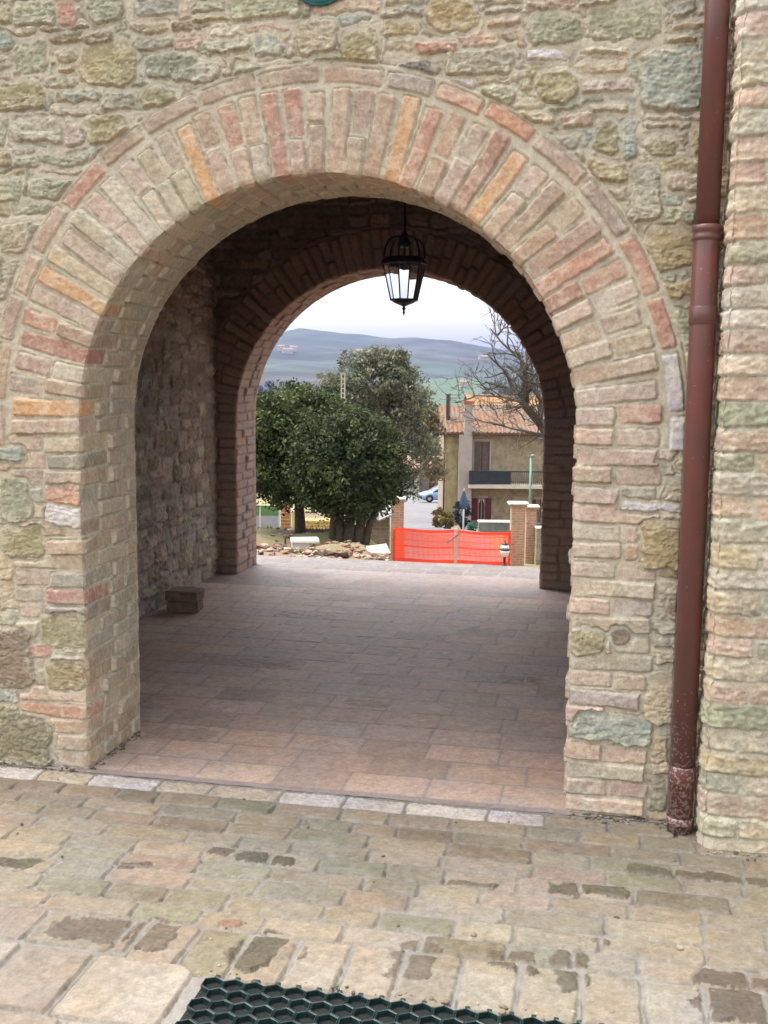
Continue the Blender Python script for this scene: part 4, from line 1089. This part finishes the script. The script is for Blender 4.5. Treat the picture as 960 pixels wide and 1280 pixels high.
pillar(637, 654, 626, 709, 31.4, 'wider brick gate pillar with white cap at the right end of the orange netting')
pillar(655.5, 668, 630, 710, 32.4, 'narrower brick pillar standing behind and right of the capped gate pillar')
def gate():
    D = 31; pl, pr = at(491.5, 705, D), at(637, 708, D); s = FPX/D
    e = empty('barrier_netting', pl, 'bright orange plastic safety netting stretched between the brick gate pillars', 'barrier', None, RZ)
    W = (637-491.5)/s; H = 46/s
    m, nt, b = new_mat('orange plastic net'); b.inputs['Base Color'].default_value = (*s2l((250, 92, 64)), 1); b.inputs['Roughness'].default_value = .5
    tr = N(nt, 'ShaderNodeBsdfTranslucent'); tr.inputs['Color'].default_value = (*s2l((255, 90, 50)), 1); mx = N(nt, 'ShaderNodeMixShader'); mx.inputs[0].default_value = .4
    nt.links.new(b.outputs[0], mx.inputs[1]); nt.links.new(tr.outputs[0], mx.inputs[2]); nt.links.new(mx.outputs[0], nt.nodes['Material Output'].inputs['Surface'])
    rg = random.Random(4)
    def zt(x): return H*(1-.035*(x/W))-.03*math.sin(PI*min(x/W*2, 1) if x < W/2 else PI*(x/W-.5)*2)
    def yb(x, z): return .03*math.sin(x*3.1)+.025*math.sin(z*6+x)
    mb = MB()
    def strip(x0, x1, z0f, z1f, n=5):
        vs = []
        for i in range(n+1):
            q = i/n
            for x in (x0, x1):
                t = zt(x); z = (z0f+(z1f-z0f)*q)*t; 
                vs += [(x, yb(x, z), z-(708-705)/s*x/W)]
        fs = [(2*i, 2*i+1, 2*i+3, 2*i+2) for i in range(n)]
        mb.add(vs, fs)
    x = 0
    while x < W:
        w = .025 if (.35 < x < W-.22) else .03
        strip(x, x+w, 0, 1); x += .036
    def band(z0, z1, y=0.004):
        n = 60; vs = []
        for i in range(n+1):
            x = W*i/n; t = zt(x); dz = -(708-705)/s*x/W
            wv = .012*math.sin(x*4.2)
            vs += [(x, yb(x, z0*t)-y, z0*t+dz+wv), (x, yb(x, z1*t)-y, z1*t+dz+wv)]
        mb.add(vs, [(2*i, 2*i+2, 2*i+3, 2*i+1) for i in range(n)])
    band(.92, 1.0); band(.49, .53); band(0.0, .16); band(.84, .855, .002); band(.30, .315, .002); band(.68, .695, .002)
    mb.build('net', m, e)
    p = MB(); xm = (569-491.5)/s
    p.bx(xm-.045, xm+.045, -.10, -.05, -.3, H*.99); p.build('post', mat('pale wooden post', (206, 182, 168), .85, .12, 8), e)
    for xx in (.02, W-.02): MB().bx(xx-.03, xx+.03, -.09, -.05, -.3, H*.97).build('post', mat('orange end post', (214, 74, 46), .6, .1, 6), e)
    MB().tube([((558-491.5)/s, -.12, (705-677)/s), ((576-491.5)/s, -.11, (705-663)/s)], .016, 6).build('brace', mat('grey stick', (128, 104, 100), .8), e)
gate()
def garden_lamp():
    D = 29; p = at(630.5, 707, D); s = FPX/D
    e = empty('garden_lamp', (p[0], p[1], p[2]), 'small dark garden lamp with white globe standing before the orange netting', 'lamp')
    k = mat('dark lamp metal', (48, 42, 50), .5)
    MB().lathe([(.07, -.1), (.07, .02), (.045, .04), (.035, .09), (.035, .22), (.06, .25)], n=12).build('post', k, e, True)
    MB().lathe([(.05, .24), (.09, .27), (.125, .36), (.135, .42), (.12, .425)], n=14).build('glass_globe', mat('white lamp glass', (226, 220, 222), .3, .04), e, True)
    MB().lathe([(.14, .426), (.145, .45), (.14, .47)], n=14).build('band', k, e, True)
    MB().lathe([(.13, .471), (.115, .54), (.08, .575)], n=14).build('glass_top', mat('white lamp glass', (226, 220, 222), .3, .04), e, True)
    MB().lathe([(.10, .576), (.07, .61), (.025, .63), (.02, .67), (.005, .69)], n=12).build('cap', k, e, True)
garden_lamp()
def block_wall(ua, ub, vt, vb, D, th, m, name, label, cat='wall', capm=None):
    p = at((ua+ub)/2, vb, D); s = FPX/D; w = (ub-ua)/s/2; h = (vb-vt)/s
    e = empty(name, (p[0], p[1], p[2]), label, cat, None, RZ)
    MB().bx(-w, w, -th/2, th/2, -.6, h-.05).build('wall_body', m, e, bevel=.01)
    MB().bx(-w-.02, w+.02, -th/2-.03, th/2+.03, h-.049, h).build('coping', capm or M_CAP, e, bevel=.008)
M_RUB = brick_wall_mat('grey rubble wall', (146, 142, 122), (118, 116, 100), (160, 152, 132), .34, .16)
block_wall(668.5, 700, 658, 711, 32, .4, M_RUB, 'stone_wall', 'low grey green stone wall at the far right, beyond the brick pillars')
block_wall(598, 637, 651, 660, 44, .5, mat('grey planter', (120, 122, 118), .9, .2, 3), 'low_wall', 'low grey garden wall behind the orange netting, under the curtained window')
# poles
def pole(u, vt, vb, D, r, m, name, label, cat, top=None):
    p = at(u, vb, D); s = FPX/D; h = (vb-vt)/s; e = empty(name, (p[0], p[1], p[2]), label, cat, None, RZ)
    MB().tube([(0, 0, -.4), (0, 0, h)], [r, r*.9], 10).build('shaft', m, e, True)
    if top: top(e, h)
M_TEAL = mat('pale teal paint', (120, 158, 146), .5, .1, 4)
def teal_top(e, h):
    MB().tube([(0, 0, h), (.0, -.25, h+.12), (0, -.55, h+.14)], [.03, .025, .02], 8).build('bracket', M_TEAL, e, True)
    MB().lathe([(.03, .06), (.09, .03), (.1, -.02), (.05, -.06)], c=(0, -.55, h+.12), n=10).build('lamp_head', mat('grey lamp head', (110, 130, 126), .5), e, True)
pole(662, 572, 640, 46, .05, M_TEAL, 'lamp_post', 'thin pale teal post in front of the balcony, above the brick pillars', 'post', teal_top)
def parasol_top(e, h):
    c = mat('blue folded cloth', (62, 90, 118), .85, .2, 8)
    vs = []
    MB().lathe([(.02, h-.70), (.15, h-.62), (.16, h-.50), (.12, h-.30), (.07, h-.12), (.02, h+.02)], n=9).build('folded_canopy', c, e)
    MB().lathe([(.012, h), (.025, h+.04), (.004, h+.1)], n=8).build('finial', M_WHITE, e, True)
pole(579, 613, 664, 40, .035, mat('white pole paint', (214, 216, 218), .5, .05, 3), 'folded_parasol', 'blue parasol folded on a white pole before the house', 'parasol', parasol_top)
def lattice():
    D = 29; p = foot(428, D); zt = at(428, 468, D)[2]-p[2]
    e = empty('lattice_pole', p, 'pale ladder like pole rising out of the dark tree crowns', 'pole', None, RZ)
    m = mat('pale concrete pole', (186, 184, 170), .9, .08, 5); w = .045
    mb = MB(); mb.bx(-w-.016, -w+.016, -.04, .04, -.3, zt); mb.bx(w-.016, w+.016, -.04, .04, -.3, zt)
    z = .3
    while z < zt: mb.bx(-w+.017, w-.017, -.036, .036, z-.014, z+.014); z += .125
    mb.build('ladder_frame', m, e); MB().bx(-w-.02, w+.02, -.05, .05, zt+.002, zt+.03).build('cap', m, e)
lattice()
# ------------------------------------------------------------------ things in the garden, left
def panel():
    D = 40; p = at(350, 661, D); s = FPX/D; e = empty('screen_fence', (p[0], p[1], p[2]), 'fence panel green above and grey below, at the left edge of the garden', 'fence', None, RZ)
    w = 75/s; h = 29/s
    MB().bx(-w, -.05, -.03, .03, -.2, h*.56).build('lower_panel', mat('grey sheet', (156, 160, 164), .6, .1, 2), e)
    MB().bx(-w, -.05, -.028, .028, h*.565, h).build('upper_panel', mat('green mesh sheet', (88, 128, 82), .7, .12, 4), e)
    for q in (-.02, -w*.33, -w*.66, -w): MB().bx(q-.028, q+.028, -.04, .04, -.3, h+.05).build('post', mat('pale post', (196, 204, 190), .6, .1), e)
panel()
def striped():
    D = 38; p = at(357.5, 660, D); s = FPX/D; e = empty('brick_stack', (p[0], p[1], p[2]), 'stack of orange brown bricks with pale gaps beside the green and grey fence', 'brick stack', None, RZ)
    w = 6.2/s; h = 34/s; mb = MB(); mo = MB(); n = 8
    for i in range(n):
        z = h*i/n; mb.bx(-w+random.uniform(0, .02), w-random.uniform(0, .02), -.2, .2, z+.002, z+h/n*.62); mo.bx(-w+.02, w-.02, -.18, .18, z+h/n*.625, z+h/n)
    mb.build('brick_courses', mat('orange brown brick', (168, 112, 68), .9, .2, 7), e); mo.build('spacers', mat('pale spacer', (186, 172, 142), .9, .15, 7), e)
striped()
def cpost(u0, u1, vt, vb, D, name, label, m):
    p = at((u0+u1)/2, vb, D); s = FPX/D; w = (u1-u0)/s/2; h = (vb-vt)/s; e = empty(name, (p[0], p[1], p[2]), label, 'post', 'cream garden posts', RZ)
    MB().bx(-w, w, -w, w, -.3, h-.09).build('shaft', m, e, bevel=.008); MB().bx(-w-.02, w+.02, -w-.02, w+.02, h-.089, h).build('cap', mat('white post cap', (226, 224, 218), .8, .06), e, bevel=.008)
M_CREAM = mat('cream plaster', (186, 168, 116), .9, .1, 4)
cpost(365, 371.5, 636, 663, 37, 'garden_post', 'cream post with white cap between the brick stack and the slender trunk', M_CREAM)
cpost(447.5, 457.5, 653, 672, 33, 'garden_post', 'short cream post with white cap right of the thick tree trunks', M_CREAM)
def shed():
    D = 29; u0 = 452; v0 = 682; p = at(u0, v0, D); s = FPX/D; e = empty('garden_shed', (p[0], p[1], p[2]), 'small lean to with brown stone base and grey sloping roof by the gate pillar', 'shed', None, RZ)
    X = lambda u: (u-u0)/s; Z = lambda v: (v0-v)/s
    MB().bx(X(459), X(487), .05, .8, -.5, Z(647)).build('stone_base', brick_wall_mat('brown shed stone', (112, 94, 78), (88, 76, 66), (126, 112, 96), .22, .1), e, bevel=.012)
    mg = mat('mossy grey roof sheet', (96, 92, 88), .9, .2, 5, .3, 20); ml = mat('pale grey roof sheet', (136, 132, 132), .8, .12, 5, .3, 20)
    def slab(pts, th, m, nm):
        vs = [(x, y, z) for x, y, z in pts]+[(x, y, z-th) for x, y, z in pts]
        MB().add(vs, [(0, 1, 2, 3), (7, 6, 5, 4), (0, 4, 5, 1), (1, 5, 6, 2), (2, 6, 7, 3), (3, 7, 4, 0)]).build(nm, m, e)
    slab([(X(457), -.12, Z(648)), (X(473), -.12, Z(649)), (X(471), .95, Z(624)), (X(458), .95, Z(624))], .05, mg, 'roof_sheet')
    slab([(X(473.2), -.125, Z(649)), (X(489), -.12, Z(642)), (X(489), .95, Z(624)), (X(471.2), .95, Z(624))], .05, ml, 'roof_sheet')
    MB().bx(X(449), X(456), .3, .6, -.4, Z(626)).build('side_sheet', mat('dark teal sheet', (48, 74, 82), .6, .25, 5), e, bevel=.02)
shed()
def trough():
    D = 18; p = at(381, 692, D); s = FPX/D; e = empty('stone_trough', (p[0], p[1], p[2]), 'white box with overhanging slab top lying on the dug garden soil', 'trough', None, RZ+.12)
    m1 = mat('grey white tank', (176, 180, 186), .7, .06, 4); m2 = mat('white slab', (222, 222, 220), .7, .06, 4)
    MB().bx(-.22, .075, -.14, .16, -.12, .20).build('tank', m1, e, bevel=.012); MB().bx(.10, .15, -.12, .12, -.12, .20).build('leg', m1, e, bevel=.008); MB().bx(.15, .25, -.1, .1, .02, .07).build('shelf', m2, e, bevel=.006)
    MB().bx(-.235, .235, -.17, .19, .202, .255).build('slab_top', m2, e, bevel=.01)
trough()
def hose():
    D = 17; p = at(357, 690, D); s = FPX/D
    L = lambda u, v, y=0: ((u-357)/s, y, (690-v)/s)
    mb = MB(); mb.tube([L(359, 667, .05), L(357, 671), L(356.5, 678), L(358, 685), L(364, 690, -.1), L(370, 693, -.2)], .014, 7)
    mb.tube([L(358, 684), L(350, 681, .1), L(342, 682, .1), L(339, 686), L(344, 690, -.1), L(353, 689, -.1), L(351, 684), L(344, 684.5)], .011, 7)
    o = mb.build('garden_hose', mat('black rubber', (40, 38, 38), .6), None, True, loc=p); o.rotation_euler = (0, 0, RZ); tag(o, 'black hose looped on the soil beside the white box', 'hose')
hose()
def slab_pile():
    for i, (u, v, D, w, d, t, rz, tilt, lab) in enumerate(((473, 690.5, 16, .17, .16, .05, .3, .25, 'larger pale tilted stone slab on the soil near the gate pillar'), (480, 693, 15.6, .09, .12, .04, -.3, -.1, 'smaller pale stone slab lying against the tilted slab'), (404, 694.5, 14, .10, .05, .018, .1, .0, 'pinkish flat tile lying on the soil by the white box'))):
        p = at(u, v, D); bm = bmesh.new(); bmesh.ops.create_cube(bm, size=2)
        for q in bm.verts: q.co = Vector((q.co.x*w*random.uniform(.75, 1.1), q.co.y*d*random.uniform(.75, 1.1), q.co.z*t*random.uniform(.8, 1.2)))
        bmesh.ops.bevel(bm, geom=list(bm.edges), offset=.012, segments=1, affect='EDGES')
        me = bpy.data.meshes.new('stone_slab'); bm.to_mesh(me); bm.free(); me.materials.append(mat('pale slab stone', (192, 182, 166), .9, .15, 9, .3, 50) if i < 2 else mat('pink slab', (206, 172, 150), .9))
        o = bpy.data.objects.new('stone_slab', me); COL.objects.link(o); o.location = p; o.rotation_euler = (tilt, -tilt*.4, RZ+rz); tag(o, lab, 'stone slab', 'slabs on the soil')
slab_pile()
def logs():
    D = 33; p = at(402, 662, D); s = FPX/D; e = empty('firewood_stack', (p[0], p[1], p[2]), 'stack of pale yellow cut logs seen beneath the dark trees', 'firewood', None, RZ)
    rg = random.Random(9); z = .06; mb = MB(); mk = MB(); row = 0
    while z < .32:
        x = -.5+(.05 if row % 2 else 0)
        while x < .5:
            r = rg.uniform(.04, .055); 
            mb.tube([(x, -.02, z), (x, .4, z)], r, 8); x += r*2+.004
        z += .088; row += 1
    mb.build('cut_logs', mat('yellow cut wood', (206, 178, 108), .9, .25, 9), e)
    MB().bx(-.56, .58, .0, .45, -.35, .01).build('pallet', mat('dark pallet', (62, 52, 60), .9, .2, 5), e)
logs()
def debris():
    rg = random.Random(12); bm = bmesh.new(); cl = bm.verts.layers.float_color.new('col')
    for i in range(900):
        D = rg.uniform(9.3, 17) if rg.random() < .75 else rg.uniform(17, 26); u = rg.uniform(322, 488)
        f = foot(u, D); r = rg.uniform(.012, .05)*(1.8 if rg.random() < .12 else 1)
        c = np.array(s2l(rg.choice([(132, 104, 84), (158, 140, 118), (112, 92, 76), (180, 168, 146), (150, 104, 82), (92, 80, 68)])))*rg.uniform(.5, .85)
        M_ = Matrix.Translation((f[0], f[1], f[2]+r*.25)) @ Matrix.Rotation(rg.uniform(0, 6), 4, 'Z') @ Matrix.Rotation(rg.uniform(-.4, .4), 4, 'X') @ Matrix.Diagonal((r*rg.uniform(.8, 1.6), r, r*rg.uniform(.4, .8), 1))
        g = bmesh.ops.create_icosphere(bm, subdivisions=1, radius=1, matrix=M_)
        for v in g['verts']: v.co += Vector([rg.uniform(-.25, .25)*r for _ in range(3)]); v[cl] = (*c, 1)
    me = bpy.data.meshes.new('rubble'); bm.to_mesh(me); bm.free(); me.materials.append(masonry_mat('rubble bits', fine=60))
    o = bpy.data.objects.new('rubble', me); COL.objects.link(o); tag(o, kind='stuff')
    # grass tufts
    g = np.random.default_rng(44); n = 9000; D = g.uniform(9.5, 45, n); u = g.uniform(318, 488, n); u[D < 13] = 0
    P = CAM+(CF+CR*((u-480)/FPX)[:, None])*D[:, None]; keep = (u > 0) & (fbm(P[:, 0], P[:, 1], .5, 140, 3) > .02); P = P[keep]; n = len(P); P[:, 2] = terr(P[:, 0], P[:, 1])-.01
    h = g.uniform(.04, .13, n); a = g.uniform(0, 2*PI, n); w = np.c_[np.cos(a), np.sin(a), np.zeros(n)]*.012; tip = np.c_[g.normal(size=(n, 2))*.04, h]
    V = np.stack([P-w, P+w, P+tip], 1).reshape(-1, 3); c = np.array(s2l((112, 116, 66)))*g.uniform(.6, 1.4, n)[:, None]
    tag(raw_mesh('grass', V, np.arange(3*n).reshape(-1, 3), M_LEAF, None, np.repeat(c, 3, 0), smooth=False), kind='stuff')
debris()
def grit():
    rg = random.Random(77); bm = bmesh.new(); cl = bm.verts.layers.float_color.new('col')
    for i in range(420):
        k = rg.random()
        if k < .45: x, y = rg.uniform(-2.6, -1.9) if rg.random() < .6 else rg.uniform(.0, .42), -.012-abs(rg.gauss(0, .03))
        elif k < .6: x, y = rg.uniform(.44, 1.2), -.23-abs(rg.gauss(0, .02))
        elif k < .75: x, y = -1.845+abs(rg.gauss(0, .015)), rg.uniform(0, .48)
        elif k < .9: x, y = rg.uniform(-.9, .7), -1.27+rg.gauss(0, .02)
        else: x, y = rg.uniform(-2.2, .6), rg.uniform(-1.2, -.05)
        r = rg.uniform(.002, .006)*(1.8 if rg.random() < .08 else 1)
        c = np.array(s2l(rg.choice([(132, 118, 98), (158, 148, 126), (100, 90, 74), (90, 96, 66)])))*rg.uniform(.7, 1.1)
        M_ = Matrix.Translation((x, y, r*.4)) @ Matrix.Rotation(rg.uniform(0, 6), 4, 'Z') @ Matrix.Diagonal((r*rg.uniform(.8, 1.7), r, r*.7, 1))
        g = bmesh.ops.create_icosphere(bm, subdivisions=1, radius=1, matrix=M_)
        for v in g['verts']: v[cl] = (*c, 1)
    me = bpy.data.meshes.new('gravel'); bm.to_mesh(me); bm.free(); me.materials.append(masonry_mat('loose grit', fine=200))
    o = bpy.data.objects.new('gravel', me); COL.objects.link(o); tag(o, kind='stuff')
grit()
def far_houses():
    rg = random.Random(17); spec = [(352, 468, 1500, 9, 5), (360, 467, 1480, 14, 5), (367, 468, 1510, 10, 6), (338, 462, 1600, 10, 5), (576, 481, 900, 7, 4), (600, 466, 1500, 12, 5), (447, 463, 1700, 10, 6)]
    words = ['small pale farmhouse on the hillside, leftmost of three in a row', 'widest pale farmhouse on the hillside, middle of three in a row', 'small pale farmhouse on the hillside, rightmost of three in a row', 'lone pale farmhouse high on the hillside near the left side of the arch', 'little pale house beside the green field', 'pale farmhouse on the hill behind the bare tree', 'pale house on the hill just above the loose grey green tree']
    for (u, v, D, w, h), lab in zip(spec, words):
        p = foot(u, D)
        e = empty('hillside_house', p, lab, 'house', 'pale houses on the far hillside', RZ+rg.uniform(-.3, .3))
        MB().bx(-w/2, w/2, -4, 4, -4, h).build('wall', mat('far white wall', (190, 184, 176), .9), e)
        MB().add([(-w/2-.4, -4.4, h), (w/2+.4, -4.4, h), (w/2+.4, 4.4, h), (-w/2-.4, 4.4, h), (-w/2-.4, 0, h+2), (w/2+.4, 0, h+2)], [(0, 1, 5, 4), (2, 3, 4, 5), (0, 4, 3), (1, 2, 5)]).build('roof', mat('far roof', (140, 116, 104), .9), e)
far_houses()
def far_woods():
    """hedgerows and copses on the valley side, one mass"""
    g = np.random.default_rng(61); n = 1500
    D = np.exp(g.uniform(math.log(150), math.log(800), n)); u = g.uniform(180, 820, n)
    P = CAM+(CF+CR*((u-480)/FPX)[:, None])*D[:, None]
    k = fbm(P[:, 0], P[:, 1], 1/120., 150, 3) > -.06; k &= ~((np.abs(u-562) < 34) & (D > 330) & (D < 1050))
    P = P[k]; D = D[k]; n = len(P); P[:, 2] = terr(P[:, 0], P[:, 1])
    V = []; F = []; C = []
    for i in range(n):
        r = g.uniform(1.6, 3.4); m = 90 if D[i] < 400 else (40 if D[i] < 900 else 16)
        d = g.normal(size=(m, 3)); d /= np.linalg.norm(d, axis=1)[:, None]
        c = P[i]+d*np.array([r, r, r*.8])*.75+np.array([0, 0, r*.8])
        t = g.normal(size=(m, 2, 3))*r*(.16 if D[i] < 400 else (.24 if D[i] < 900 else .36))
        V.append(np.stack([c-t[:, 0], c+t[:, 1], c+t[:, 0], c-t[:, 1]], 1).reshape(-1, 3)); C.append(np.repeat(np.array(s2l((52, 60, 58)))[None]*g.uniform(.6, 1.5), 4*m, 0))
    V = np.concatenate(V); C = np.concatenate(C)
    tag(raw_mesh('woods', V, np.arange(len(V)).reshape(-1, 4), M_LEAF, None, C, smooth=False), kind='stuff')
far_woods()
def haze():
    mb = MB(); zmin = float(min(v.z for v in bpy.data.objects['terrain'].data.vertices.values() for v in [v.co]))-1.0
    zmax = float(max(v.co.z for v in bpy.data.objects['terrain'].data.vertices))+25
    mb.bx(-3400, 3400, -9.6, 5300, zmin, zmax)
    m = bpy.data.materials.new('haze air'); m.use_nodes = True; nt = m.node_tree; nt.nodes.remove(nt.nodes['Principled BSDF'])
    v = nt.nodes.new('ShaderNodeVolumePrincipled'); v.inputs['Color'].default_value = (.46, .57, 1.0, 1); v.inputs['Density'].default_value = HAZE_DENSITY; v.inputs['Anisotropy'].default_value = 0.25
    nt.links.new(v.outputs[0], nt.nodes['Material Output'].inputs['Volume'])
    o = mb.build('haze', m); tag(o, kind='stuff')
HAZE_DENSITY = .00009
haze()
# ------------------------------------------------------------------ light, sky, air
def world():
    w = bpy.data.worlds.new('World'); SC.world = w; w.use_nodes = True; nt = w.node_tree
    bg = nt.nodes['Background']
    sky = nt.nodes.new('ShaderNodeTexSky'); sky.sky_type = 'NISHITA'; sky.sun_disc = False
    d = Vector((-.36, .16, .92)).normalized()
    sky.sun_elevation = math.asin(d.z); sky.sun_rotation = math.atan2(d.x, d.y)
    sky.air_density = 1.0; sky.dust_density = 5.0; sky.ozone_density = 1.0
    hs = nt.nodes.new('ShaderNodeHueSaturation'); hs.inputs['Saturation'].default_value = .14
    nt.links.new(sky.outputs[0], hs.inputs['Color']); nt.links.new(hs.outputs[0], bg.inputs[0]); bg.inputs[1].default_value = .15
    l = bpy.data.lights.new('sun', 'SUN'); l.energy = .5; l.angle = math.radians(40); l.color = (1, .97, .93)
    o = bpy.data.objects.new('sun', l); COL.objects.link(o); o.rotation_euler = d.to_track_quat('Z', 'Y').to_euler(); o.location = (-4, 10, 9)
world()
SC.view_settings.view_transform = 'Standard'; SC.view_settings.look = 'None'; SC.view_settings.gamma = 1; SC.view_settings.use_curve_mapping = False
SC.view_settings.exposure = 1.9
cy = SC.cycles; cy.max_bounces = 8; cy.diffuse_bounces = 5; cy.glossy_bounces = 3; cy.transmission_bounces = 6; cy.transparent_max_bounces = 12; cy.volume_bounces = 1
cy.use_denoising = True; cy.sample_clamp_indirect = 6.0; cy.caustics_reflective = False; cy.caustics_refractive = False
try: cy.denoiser = 'OPENIMAGEDENOISE'
except Exception: pass
